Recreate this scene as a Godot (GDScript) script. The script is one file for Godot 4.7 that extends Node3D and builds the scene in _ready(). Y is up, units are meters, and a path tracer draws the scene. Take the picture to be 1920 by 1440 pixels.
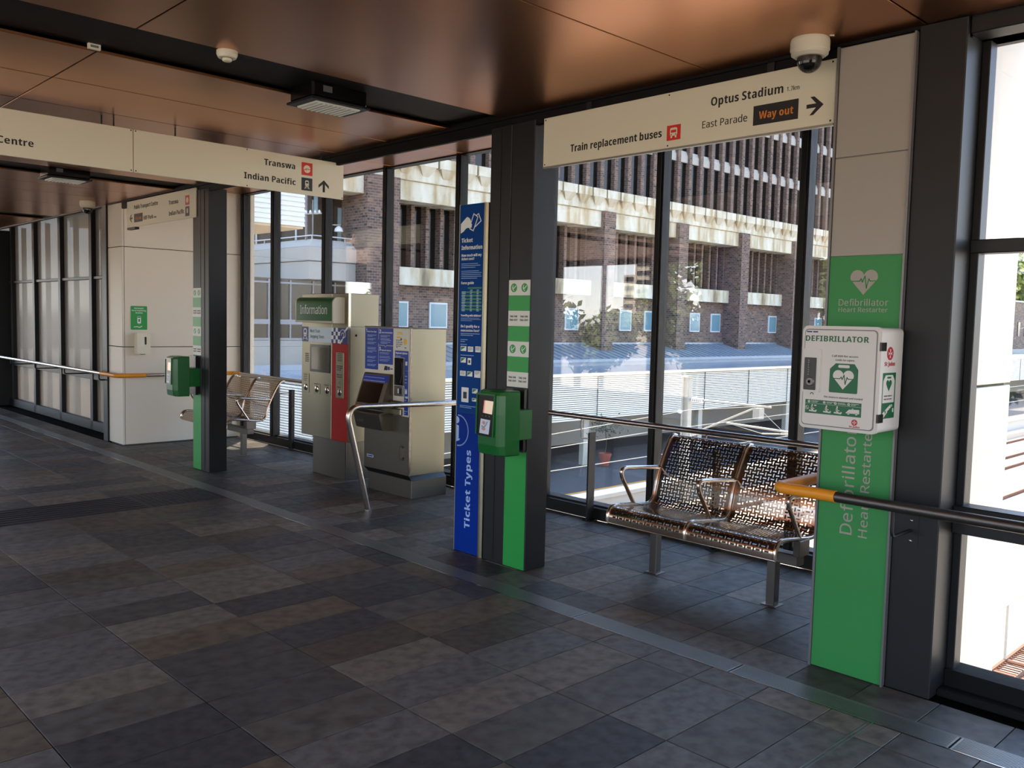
extends Node3D
# A railway footbridge concourse. x runs along the concourse, -z is across it towards the glazed recess and the tracks, y is up.

class B:
	var v := PackedVector3Array()
	var n := PackedVector3Array()
	func tri(a: Vector3, b: Vector3, c: Vector3, na: Vector3, nb: Vector3, nc: Vector3) -> void:
		if (b - a).cross(c - a).dot(na + nb + nc) > 0.0:
			v.append_array([a, c, b]); n.append_array([na, nc, nb])
		else:
			v.append_array([a, b, c]); n.append_array([na, nb, nc])
	func quad(a: Vector3, b: Vector3, c: Vector3, d: Vector3, nn := Vector3.ZERO) -> void:
		if nn == Vector3.ZERO:
			nn = (c - a).cross(b - d).normalized()
		tri(a, b, c, nn, nn, nn); tri(a, c, d, nn, nn, nn)
	func box(x0: float, x1: float, y0: float, y1: float, z0: float, z1: float, bev := 0.0) -> void:
		var lo := Vector3(minf(x0, x1), minf(y0, y1), minf(z0, z1))
		var hi := Vector3(maxf(x0, x1), maxf(y0, y1), maxf(z0, z1))
		var c := (lo + hi) / 2.0
		var h := (hi - lo) / 2.0
		bev = minf(bev, minf(h.x, minf(h.y, h.z)) * 0.9)
		for a in 3:
			var p := (a + 1) % 3
			var q := (a + 2) % 3
			for s in [-1.0, 1.0]:
				var f := []
				for k in [[-1, -1], [1, -1], [1, 1], [-1, 1]]:
					var t := Vector3.ZERO
					t[a] = h[a] * s; t[p] = (h[p] - bev) * k[0]; t[q] = (h[q] - bev) * k[1]
					f.append(c + t)
				var nn := Vector3.ZERO
				nn[a] = s
				quad(f[0], f[1], f[2], f[3], nn)
		if bev <= 0.0:
			return
		for a in 3:
			var p := (a + 1) % 3
			var q := (a + 2) % 3
			for sp in [-1.0, 1.0]:
				for sq in [-1.0, 1.0]:
					var f := []
					for k in [[-1, 0], [1, 0], [1, 1], [-1, 1]]:
						var t := Vector3.ZERO
						t[a] = (h[a] - bev) * k[0]
						t[p] = (h[p] - (bev if k[1] == 1 else 0.0)) * sp
						t[q] = (h[q] - (0.0 if k[1] == 1 else bev)) * sq
						f.append(c + t)
					var nn := Vector3.ZERO
					nn[p] = sp; nn[q] = sq
					quad(f[0], f[1], f[2], f[3], nn.normalized())
		for sx in [-1.0, 1.0]:
			for sy in [-1.0, 1.0]:
				for sz in [-1.0, 1.0]:
					var s := Vector3(sx, sy, sz)
					var e := s * bev
					var k := c + h * s
					var nn := s.normalized()
					tri(k - Vector3(0, e.y, e.z), k - Vector3(e.x, 0, e.z), k - Vector3(e.x, e.y, 0), nn, nn, nn)
	func prism(poly: PackedVector2Array, t: Transform3D, z0: float, z1: float, smooth := false) -> void:
		var ix := Geometry2D.triangulate_polygon(poly)
		var bz := t.basis.z.normalized()
		for k in range(0, ix.size(), 3):
			var a := poly[ix[k]]; var b := poly[ix[k + 1]]; var c := poly[ix[k + 2]]
			tri(t * Vector3(a.x, a.y, z1), t * Vector3(b.x, b.y, z1), t * Vector3(c.x, c.y, z1), bz, bz, bz)
			tri(t * Vector3(a.x, a.y, z0), t * Vector3(b.x, b.y, z0), t * Vector3(c.x, c.y, z0), -bz, -bz, -bz)
		var m := poly.size()
		var sgn := -1.0 if Geometry2D.is_polygon_clockwise(poly) else 1.0
		var en := []
		for k in m:
			var d := (poly[(k + 1) % m] - poly[k]).normalized() * sgn
			en.append(Vector2(d.y, -d.x))
		for k in m:
			var a := poly[k]; var b := poly[(k + 1) % m]
			var na: Vector2 = en[k]
			var nb: Vector2 = en[k]
			if smooth:
				na = (en[k] + en[(k + m - 1) % m]).normalized() if en[k].dot(en[(k + m - 1) % m]) > 0.6 else en[k]
				nb = (en[k] + en[(k + 1) % m]).normalized() if en[k].dot(en[(k + 1) % m]) > 0.6 else en[k]
			var wa := (t.basis * Vector3(na.x, na.y, 0)).normalized()
			var wb := (t.basis * Vector3(nb.x, nb.y, 0)).normalized()
			var p0 := t * Vector3(a.x, a.y, z0); var p1 := t * Vector3(b.x, b.y, z0)
			var p2 := t * Vector3(b.x, b.y, z1); var p3 := t * Vector3(a.x, a.y, z1)
			tri(p0, p1, p2, wa, wb, wb); tri(p0, p2, p3, wa, wb, wa)
	func tube(pts: PackedVector3Array, r: float, seg := 12) -> void:
		var m := pts.size()
		var rings := []
		var up := Vector3.UP
		var side := Vector3.ZERO
		for i in m:
			var d := (pts[mini(i + 1, m - 1)] - pts[maxi(i - 1, 0)]).normalized()
			if i == 0:
				up = Vector3.UP if absf(d.y) < 0.9 else Vector3.RIGHT
				side = d.cross(up).normalized()
			else:
				side = (side - d * side.dot(d)).normalized()
			var o := d.cross(side)
			var ring := []
			for k in seg:
				var a := TAU * k / seg
				ring.append(side * cos(a) + o * sin(a))
			rings.append(ring)
		for i in m - 1:
			for k in seg:
				var j := (k + 1) % seg
				var a: Vector3 = rings[i][k]; var b: Vector3 = rings[i][j]
				var c: Vector3 = rings[i + 1][j]; var d: Vector3 = rings[i + 1][k]
				tri(pts[i] + a * r, pts[i] + b * r, pts[i + 1] + c * r, a, b, c)
				tri(pts[i] + a * r, pts[i + 1] + c * r, pts[i + 1] + d * r, a, c, d)
		for e in [0, m - 1]:
			var d := (pts[0] - pts[1]).normalized() if e == 0 else (pts[m - 1] - pts[m - 2]).normalized()
			for k in seg:
				tri(pts[e], pts[e] + rings[e][k] * r, pts[e] + rings[e][(k + 1) % seg] * r, d, d, d)
	func lathe(prof: Array, t: Transform3D, seg := 20) -> void:   # [radius, height] pairs about the y axis of t
		var way := 1.0 if prof[-1][1] >= prof[0][1] else -1.0
		for i in prof.size() - 1:
			var e := Vector2(prof[i + 1][0] - prof[i][0], prof[i + 1][1] - prof[i][1])
			if e.length() < 1e-6:
				continue
			var nr := Vector2(e.y, -e.x).normalized() * way
			for k in seg:
				var a := TAU * k / seg
				var b := TAU * (k + 1) / seg
				var ca := Vector3(cos(a), 0, sin(a)); var cb := Vector3(cos(b), 0, sin(b))
				var na := (t.basis * (ca * nr.x + Vector3.UP * nr.y)).normalized(); var nb := (t.basis * (cb * nr.x + Vector3.UP * nr.y)).normalized()
				var p0: Vector3 = t * (ca * prof[i][0] + Vector3.UP * prof[i][1]); var p1: Vector3 = t * (cb * prof[i][0] + Vector3.UP * prof[i][1])
				var p2: Vector3 = t * (cb * prof[i + 1][0] + Vector3.UP * prof[i + 1][1]); var p3: Vector3 = t * (ca * prof[i + 1][0] + Vector3.UP * prof[i + 1][1])
				if prof[i][0] > 1e-6: tri(p0, p1, p2, na, nb, nb)
				if prof[i + 1][0] > 1e-6: tri(p0, p2, p3, na, nb, na)
				if prof[i][0] <= 1e-6: tri(p0, p2, p3, na, nb, na)
	func mesh(inv: Transform3D) -> ArrayMesh:
		var a := []
		a.resize(Mesh.ARRAY_MAX)
		var vv := v
		var nn := n
		if inv != Transform3D.IDENTITY:
			vv = inv * v
			nn = PackedVector3Array()
			for x in n: nn.append(inv.basis * x)
		a[Mesh.ARRAY_VERTEX] = vv
		a[Mesh.ARRAY_NORMAL] = nn
		var m := ArrayMesh.new()
		m.add_surface_from_arrays(Mesh.PRIMITIVE_TRIANGLES, a)
		return m

const I := Transform3D.IDENTITY
const WX := Basis(Vector3(0, 0, -1), Vector3(0, 1, 0), Vector3(1, 0, 0))   # a face that looks towards +x: its right is -z
var M := {}
var FR: Font
var FB: Font
var taken := {}
var rng := RandomNumberGenerator.new()

func world_of(o: Node) -> Transform3D:
	var t := Transform3D.IDENTITY
	while o is Node3D and o != self:
		t = o.transform * t
		o = o.get_parent()
	return t

func numbered(s: String) -> String:
	if not taken.has(s):
		taken[s] = 0
		return s
	taken[s] += 1
	return "%s_%03d" % [s, taken[s]]

func tag(o: Node, label: String, category: String, group := "", kind := "") -> Node:
	o.set_meta("label", label)
	o.set_meta("category", category)
	if group: o.set_meta("group", group)
	if kind: o.set_meta("kind", kind)
	return o

func thing(called: String, label: String, category: String, at := Vector3.ZERO, group := "", kind := "") -> Node3D:
	var o := Node3D.new()
	o.name = numbered(called)
	add_child(o)
	o.position = at
	tag(o, label, category, group, kind)
	return o

func put(b: B, called: String, m: Material, parent: Node = self, label := "", local := false) -> MeshInstance3D:
	var o := MeshInstance3D.new()
	o.mesh = b.mesh(I if local or parent == self else world_of(parent).affine_inverse())
	o.material_override = m
	if parent == self:
		o.name = numbered(called)
		add_child(o)
	else:
		var s := called
		var k := 0
		while parent.has_node(NodePath(s)):
			k += 1
			s = "%s_%03d" % [called, k]
		o.name = s
		parent.add_child(o)
	if label: o.set_meta("label", label)
	return o

func bx(called: String, m: Material, parent: Node, x0: float, x1: float, y0: float, y1: float, z0: float, z1: float, bev := 0.0, label := "") -> MeshInstance3D:
	var b := B.new()
	b.box(x0, x1, y0, y1, z0, z1, bev)
	return put(b, called, m, parent, label)

func dup(root: Node3D, at: Vector3, label: String, group := "") -> Node3D:
	var base := root.name.rstrip("0123456789").rstrip("_") if root.name.contains("_0") else String(root.name)
	var r: Node3D = root.duplicate()
	r.name = numbered(base)
	add_child(r)
	r.position = at
	r.set_meta("label", label)
	if group: r.set_meta("group", group)
	return r

func text(parent: Node, s: String, bold: bool, m: Material, at: Vector3, w: float, cap: float, basis := Basis.IDENTITY, called := "lettering") -> MeshInstance3D:
	var t := TextMesh.new()
	t.text = s
	t.font = FB if bold else FR
	t.font_size = 40
	t.pixel_size = 0.01
	t.depth = 0.04
	t.curve_step = 2.0
	t.horizontal_alignment = HORIZONTAL_ALIGNMENT_LEFT
	var a := t.get_aabb()
	var ref := TextMesh.new()
	ref.text = "H"; ref.font = t.font; ref.font_size = 40; ref.pixel_size = 0.01; ref.depth = 0.04
	ref.horizontal_alignment = HORIZONTAL_ALIGNMENT_LEFT
	var h := ref.get_aabb()
	var sy := cap / h.size.y
	var sx := w / a.size.x if w > 0.0 else sy
	var o := MeshInstance3D.new()
	o.mesh = t
	o.material_override = m
	var x := Transform3D(basis, at) * Transform3D(Basis.from_scale(Vector3(sx, sy, 0.03)), Vector3.ZERO) * Transform3D(Basis.IDENTITY, Vector3(-a.position.x, -h.position.y, 0.02))
	o.transform = world_of(parent).affine_inverse() * x
	var q := called
	var k := 0
	while parent.has_node(NodePath(q)):
		k += 1
		q = "%s_%03d" % [called, k]
	o.name = q
	parent.add_child(o)
	return o

func mt(key: String, c: Color, rough := 0.6, metal := 0.0, spec := 0.5) -> StandardMaterial3D:
	var m := StandardMaterial3D.new()
	m.resource_name = key
	m.albedo_color = c
	m.roughness = rough
	m.metallic = metal
	m.metallic_specular = spec
	M[key] = m
	return m

func noise_tex(seed_: int, freq: float, cols: Array, size := 256, oct := 4) -> NoiseTexture2D:
	var f := FastNoiseLite.new()
	f.seed = seed_
	f.frequency = freq
	f.fractal_octaves = oct
	var t := NoiseTexture2D.new()
	t.width = size; t.height = size; t.seamless = true
	t.noise = f
	var g := Gradient.new()
	g.offsets = PackedFloat32Array(); g.colors = PackedColorArray()
	for i in cols.size():
		g.add_point(float(i) / (cols.size() - 1), cols[i])
	while g.get_point_count() > cols.size(): g.remove_point(0)
	t.color_ramp = g
	return t

func tri_map(m: StandardMaterial3D, t: Texture2D, scale: Vector3, world := true) -> StandardMaterial3D:
	m.albedo_texture = t
	m.uv1_triplanar = true
	m.uv1_world_triplanar = world
	m.uv1_scale = scale
	return m

func rrect(x0: float, y0: float, x1: float, y1: float, r: float, seg := 5) -> PackedVector2Array:
	var p := PackedVector2Array()
	for c in [[x1 - r, y0 + r, -PI / 2], [x1 - r, y1 - r, 0.0], [x0 + r, y1 - r, PI / 2], [x0 + r, y0 + r, PI]]:
		for k in seg + 1:
			var a: float = c[2] + PI / 2 * k / seg
			p.append(Vector2(c[0] + r * cos(a), c[1] + r * sin(a)))
	return p

func oval(cx: float, cy: float, rx: float, ry: float, seg := 24) -> PackedVector2Array:
	var p := PackedVector2Array()
	for k in seg:
		p.append(Vector2(cx + rx * cos(TAU * k / seg), cy + ry * sin(TAU * k / seg)))
	return p

func pts2(a: Array) -> PackedVector2Array:
	var p := PackedVector2Array()
	for k in range(0, a.size(), 2): p.append(Vector2(a[k], a[k + 1]))
	return p

func stroke(b: B, line: PackedVector2Array, w: float, t: Transform3D, z0: float, z1: float) -> void:   # a flat line of width w drawn as joined plates
	for i in line.size() - 1:
		var d := (line[i + 1] - line[i]).normalized()
		var o := Vector2(-d.y, d.x) * w / 2
		var e := d * w * 0.35
		b.prism(PackedVector2Array([line[i] - o - e, line[i + 1] - o + e, line[i + 1] + o + e, line[i] + o - e]), t, z0, z1)

func fillet(p: Array, r: float, seg := 6) -> PackedVector3Array:
	var o := PackedVector3Array([p[0]])
	for i in range(1, p.size() - 1):
		var a: Vector3 = p[i - 1]; var c: Vector3 = p[i]; var e: Vector3 = p[i + 1]
		var la := minf(r, (a - c).length() * 0.48)
		var le := minf(r, (e - c).length() * 0.48)
		var s := c + (a - c).normalized() * la
		var f := c + (e - c).normalized() * le
		for k in seg + 1:
			var u := float(k) / seg
			o.append(s.lerp(c, u).lerp(c.lerp(f, u), u))
	o.append(p[-1])
	return o

func small_print(b: B, t: Transform3D, x0: float, x1: float, y1: float, pitch: float, rows: int, h: float, z := 0.0015) -> void:   # lines of print too small to read
	for k in rows:
		var x := x0
		var stop := x1 - (x1 - x0) * rng.randf_range(0.0, 0.3) * (3.0 if k == rows - 1 else 1.0) * 0.5
		while x < stop - h:
			var w := minf(rng.randf_range(1.5, 6.0) * h, stop - x)
			b.prism(pts2([x, y1 - k * pitch - h, x + w, y1 - k * pitch - h, x + w, y1 - k * pitch, x, y1 - k * pitch]), t, 0.0, z)
			x += w + h * 0.8

func heart(cx: float, cy: float, w: float, h: float) -> PackedVector2Array:   # (cx, cy) is the tip
	var p := PackedVector2Array([Vector2(cx, cy)])
	var r := w / 4 * 1.03
	for s in [1.0, -1.0]:
		for k in 13:
			var u := float(k) / 12
			var a := lerpf(-0.35, PI * 0.93, u) if s > 0 else lerpf(PI * 0.07, PI + 0.35, u)
			p.append(Vector2(cx + s * 0.0 + (w / 4 if s > 0 else -w / 4) + r * cos(a), cy + h - r * 1.02 + r * sin(a)))
	return p

func _ready() -> void:
	rng.seed = 11
	setup_view()
	materials()
	shell()
	floor_tiles()
	ceiling_panels()
	glazing()
	signs()
	ticket_column()
	readers()
	kiosk()
	ticket_machine()
	benches()
	rails()
	defibrillator()
	fittings()
	outside()
	far_side()

func setup_view() -> void:
	var cam := Camera3D.new()
	cam.name = "camera"
	cam.fov = 47.136
	cam.near = 0.05
	cam.far = 1000.0
	cam.transform = Transform3D(Basis.from_euler(Vector3(-0.0712258, 0.803689, 0.0233045), EULER_ORDER_YXZ), Vector3(4.08378, 1.63951, 1.00308))
	add_child(cam)
	var e := Environment.new()
	e.background_mode = Environment.BG_SKY
	var sm := ProceduralSkyMaterial.new()
	sm.sky_top_color = Color(0.56, 0.68, 0.84)
	sm.sky_horizon_color = Color(0.95, 0.945, 0.90)
	sm.sky_curve = 0.09
	sm.sky_energy_multiplier = 2.2
	sm.ground_horizon_color = Color(0.74, 0.72, 0.68)
	sm.ground_bottom_color = Color(0.5, 0.47, 0.43)
	sm.ground_energy_multiplier = 1.4
	var sky := Sky.new()
	sky.sky_material = sm
	e.sky = sky
	e.tonemap_mode = Environment.TONE_MAPPER_LINEAR
	e.tonemap_exposure = 1.25
	e.sdfgi_enabled = true
	e.ssao_enabled = true
	e.ssil_enabled = true
	var w := WorldEnvironment.new()
	w.name = "daylight"
	w.environment = e
	add_child(w)
	var sun := DirectionalLight3D.new()
	sun.name = "sun"
	sun.light_color = Color(1.0, 0.94, 0.83)
	sun.light_energy = 6.0
	sun.light_angular_distance = 0.6
	sun.shadow_enabled = true
	add_child(sun)
	sun.look_at_from_position(Vector3.ZERO, Vector3(0.36, -0.85, 0.34), Vector3.UP)   # the sun stands high, behind the brick building

func materials() -> void:
	var f := SystemFont.new(); f.font_names = PackedStringArray(["Droid Sans"]); FR = f
	var g := SystemFont.new(); g.font_names = PackedStringArray(["Droid Sans"]); g.font_weight = 700; FB = g
	mt("dark_steel", Color(0.10, 0.102, 0.106), 0.45, 0.0, 0.4)
	mt("black_sill", Color(0.06, 0.06, 0.06), 0.8, 0.0, 0.3)
	mt("panel_grey", Color(0.60, 0.57, 0.53), 0.45)
	mt("black_gap", Color(0.03, 0.03, 0.03), 0.9, 0.0, 0.1)
	mt("bronze_frame", Color(0.125, 0.12, 0.112), 0.45, 0.0, 0.35)
	mt("cladding", Color(0.84, 0.80, 0.73), 0.5)
	mt("panel_back", Color(0.30, 0.29, 0.28), 0.8)
	var cu := mt("copper_panel", Color(0.74, 0.50, 0.335), 0.28, 1.0)
	cu.albedo_texture = noise_tex(3, 0.01, [Color(0.94, 0.94, 0.94), Color(1, 1, 1)], 256, 2)
	cu.uv1_triplanar = true; cu.uv1_world_triplanar = true; cu.uv1_scale = Vector3(0.4, 0.4, 0.4)
	mt("sign_white", Color(0.85, 0.825, 0.73), 0.38)
	mt("sign_edge", Color(0.55, 0.55, 0.53), 0.4, 0.6)
	mt("ink", Color(0.035, 0.035, 0.045), 0.5)
	mt("orange_ink", Color(0.80, 0.47, 0.16), 0.5)
	mt("red_print", Color(0.80, 0.17, 0.10), 0.45)
	mt("navy_print", Color(0.04, 0.07, 0.13), 0.45)
	mt("white_print", Color(0.86, 0.87, 0.85), 0.5)
	mt("pale_print", Color(0.62, 0.72, 0.88), 0.5)
	mt("poster_blue", Color(0.0, 0.225, 0.48), 0.5, 0.0, 0.2)
	mt("poster_deep_blue", Color(0.0, 0.17, 0.52), 0.5, 0.0, 0.2)
	mt("table_green", Color(0.13, 0.45, 0.22), 0.4)
	mt("sticker_green", Color(0.10, 0.56, 0.22), 0.42)
	mt("sticker_white", Color(0.82, 0.82, 0.78), 0.45)
	mt("reader_green", Color(0.03, 0.36, 0.13), 0.3)
	mt("reader_black", Color(0.03, 0.03, 0.03), 0.25)
	var scr := mt("lit_screen", Color(0.5, 0.45, 0.4), 0.3)
	scr.emission_enabled = true; scr.emission = Color(0.95, 0.84, 0.74); scr.emission_energy_multiplier = 0.55
	var scr2 := mt("lit_screen_red", Color(0.5, 0.3, 0.3), 0.3)
	scr2.emission_enabled = true; scr2.emission = Color(0.9, 0.5, 0.48); scr2.emission_energy_multiplier = 0.5
	mt("card_white", Color(0.80, 0.82, 0.88), 0.4)
	mt("card_pink", Color(0.78, 0.55, 0.52), 0.4)
	mt("card_teal", Color(0.45, 0.62, 0.65), 0.4)
	mt("steel", Color(0.56, 0.535, 0.46), 0.36, 1.0)
	mt("polished_steel", Color(0.80, 0.76, 0.72), 0.16, 1.0)
	mt("perforated_steel", Color(0.74, 0.66, 0.58), 0.17, 1.0)
	mt("rail_steel", Color(0.72, 0.69, 0.66), 0.24, 1.0)
	mt("leg_steel", Color(0.46, 0.44, 0.42), 0.35, 1.0)
	mt("grate_steel", Color(0.55, 0.55, 0.54), 0.4, 0.9)
	mt("brushed_rail", Color(0.36, 0.35, 0.34), 0.4, 0.9)
	mt("black_steel", Color(0.055, 0.055, 0.055), 0.6, 0.0, 0.3)
	mt("yellow_sleeve", Color(0.86, 0.55, 0.11), 0.45)
	mt("cream_plastic", Color(0.83, 0.80, 0.72), 0.4)
	mt("sign_green", Color(0.03, 0.32, 0.12), 0.4)
	mt("kiosk_red", Color(0.58, 0.10, 0.08), 0.45, 0.0, 0.3)
	mt("kiosk_blue", Color(0.03, 0.08, 0.42), 0.4)
	mt("kiosk_pale", Color(0.72, 0.78, 0.82), 0.4)
	mt("machine_blue", Color(0.02, 0.19, 0.58), 0.35)
	mt("machine_grey", Color(0.46, 0.44, 0.40), 0.36, 0.95)
	mt("dark_glass", Color(0.02, 0.02, 0.022), 0.08)
	mt("screen_glass", Color(0.34, 0.33, 0.28), 0.12)
	mt("defib_white", Color(0.80, 0.785, 0.76), 0.42)
	mt("defib_green", Color(0.15, 0.50, 0.23), 0.5)
	mt("deep_green", Color(0.03, 0.36, 0.20), 0.45)
	mt("crimson", Color(0.66, 0.08, 0.13), 0.45)
	mt("grey_trim", Color(0.45, 0.44, 0.44), 0.4, 0.5)
	mt("lens_clear", Color(0.85, 0.85, 0.82), 0.35)
	mt("yellow_print", Color(0.90, 0.72, 0.15), 0.5)
	var tints := [Color(0.37, 0.36, 0.34), Color(0.415, 0.375, 0.32), Color(0.32, 0.32, 0.315), Color(0.47, 0.445, 0.405), Color(0.34, 0.31, 0.275), Color(0.42, 0.415, 0.40), Color(0.27, 0.275, 0.285)]
	for k in tints.size():
		var t := mt("tile_%d" % k, tints[k], 0.56, 0.0, 0.36)
		t.albedo_texture = noise_tex(20 + k % 3, 0.035, [Color(0.66, 0.66, 0.66), Color(0.88, 0.87, 0.86), Color(1, 1, 1)], 256, 6)
		t.roughness_texture = M_noise_rough()
		t.uv1_triplanar = true; t.uv1_world_triplanar = true; t.uv1_scale = Vector3(0.9 + 0.1 * k, 0.9, 0.9 + 0.07 * k)
	mt("tactile", Color(0.16, 0.16, 0.17), 0.6)
	var gl := mt("clear_glass", Color(0.10, 0.12, 0.11, 0.10), 0.0)
	gl.transparency = BaseMaterial3D.TRANSPARENCY_ALPHA
	gl.metallic_specular = 0.5
	var fg := mt("frosted_glass", Color(0.41, 0.385, 0.35, 0.83), 0.5)
	fg.transparency = BaseMaterial3D.TRANSPARENCY_ALPHA
	fg.backlight_enabled = true; fg.backlight = Color(0.40, 0.365, 0.33)
	var dm := mt("smoked_dome", Color(0.02, 0.02, 0.025, 0.75), 0.02)
	dm.transparency = BaseMaterial3D.TRANSPARENCY_ALPHA
	# outside
	var br := mt("brick", Color(0.88, 0.87, 0.85), 0.85)
	tri_map(br, brick_image(), Vector3(1.0 / 2.4, 1.0 / 2.08, 1.0 / 2.4))
	var co := mt("concrete", Color(0.84, 0.82, 0.76), 0.8)
	tri_map(co, noise_tex(5, 0.012, [Color(0.50, 0.47, 0.42), Color(0.80, 0.74, 0.62), Color(0.93, 0.92, 0.88), Color(1, 1, 0.98)], 256, 5), Vector3(0.30, 0.07, 0.30))
	mt("concrete_plain", Color(0.66, 0.64, 0.60), 0.8)
	mt("window_dark", Color(0.05, 0.045, 0.045), 0.12)
	mt("window_sky", Color(0.42, 0.55, 0.58), 0.1)
	mt("window_frame", Color(0.78, 0.78, 0.77), 0.5)
	mt("roof_blue", Color(0.58, 0.62, 0.66), 0.3, 0.4)
	mt("louvre_white", Color(0.88, 0.85, 0.78), 0.5)
	mt("siding_white", Color(0.86, 0.86, 0.85), 0.5)
	mt("mast_white", Color(0.70, 0.68, 0.62), 0.5)
	mt("asphalt", Color(0.25, 0.245, 0.25), 0.9)
	var ba := mt("ballast", Color(0.76, 0.71, 0.64), 0.95)
	tri_map(ba, noise_tex(9, 0.2, [Color(0.7, 0.68, 0.66), Color(1, 1, 1)], 256, 3), Vector3(0.5, 0.5, 0.5))
	mt("rust", Color(0.42, 0.26, 0.17), 0.8)
	mt("brown_clad", Color(0.09, 0.072, 0.068), 0.6, 0.0, 0.3)
	mt("bar_grey", Color(0.56, 0.56, 0.57), 0.5)
	mt("terracotta", Color(0.55, 0.27, 0.20), 0.8)
	var lf := mt("leaf_olive", Color(0.36, 0.40, 0.16), 0.7)
	lf.backlight_enabled = true; lf.backlight = Color(0.25, 0.28, 0.08)
	var lf2 := mt("leaf_dark", Color(0.20, 0.27, 0.12), 0.7)
	lf2.backlight_enabled = true; lf2.backlight = Color(0.15, 0.2, 0.06)
	mt("bark", Color(0.30, 0.25, 0.20), 0.9)
	mt("pale_render", Color(0.80, 0.74, 0.64), 0.7)
	mt("plaster", Color(0.60, 0.54, 0.46), 0.7)

var rough_noise: NoiseTexture2D
func M_noise_rough() -> NoiseTexture2D:
	if rough_noise == null:
		rough_noise = noise_tex(31, 0.03, [Color(0.75, 0.75, 0.75), Color(1, 1, 1)], 256, 4)
	return rough_noise

func brick_image() -> ImageTexture:
	var r := RandomNumberGenerator.new()
	r.seed = 5
	var im := Image.create(1024, 1024, false, Image.FORMAT_RGB8)
	im.fill(Color(0.60, 0.55, 0.50))
	for row in 16:
		for k in 9:
			var x := k * 128 - (64 if row % 2 else 0)
			var s := r.randf()
			var c := Color(0.50, 0.395, 0.345).lerp(Color(0.37, 0.30, 0.28), s)
			if r.randf() < 0.16: c = Color(0.56, 0.44, 0.37)
			if r.randf() < 0.10: c = Color(0.27, 0.235, 0.23)
			im.fill_rect(Rect2i(x + 5, row * 64 + 5, 118, 54).intersection(Rect2i(0, 0, 1024, 1024)), c)
	for k in 9000:
		var p := Vector2i(r.randi() % 1024, r.randi() % 1024)
		im.set_pixelv(p, im.get_pixelv(p).darkened(r.randf() * 0.3))
	return ImageTexture.create_from_image(im)

const X_END := 9.0
const X_FAR := -16.0
const Z_BACK := 4.2

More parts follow.
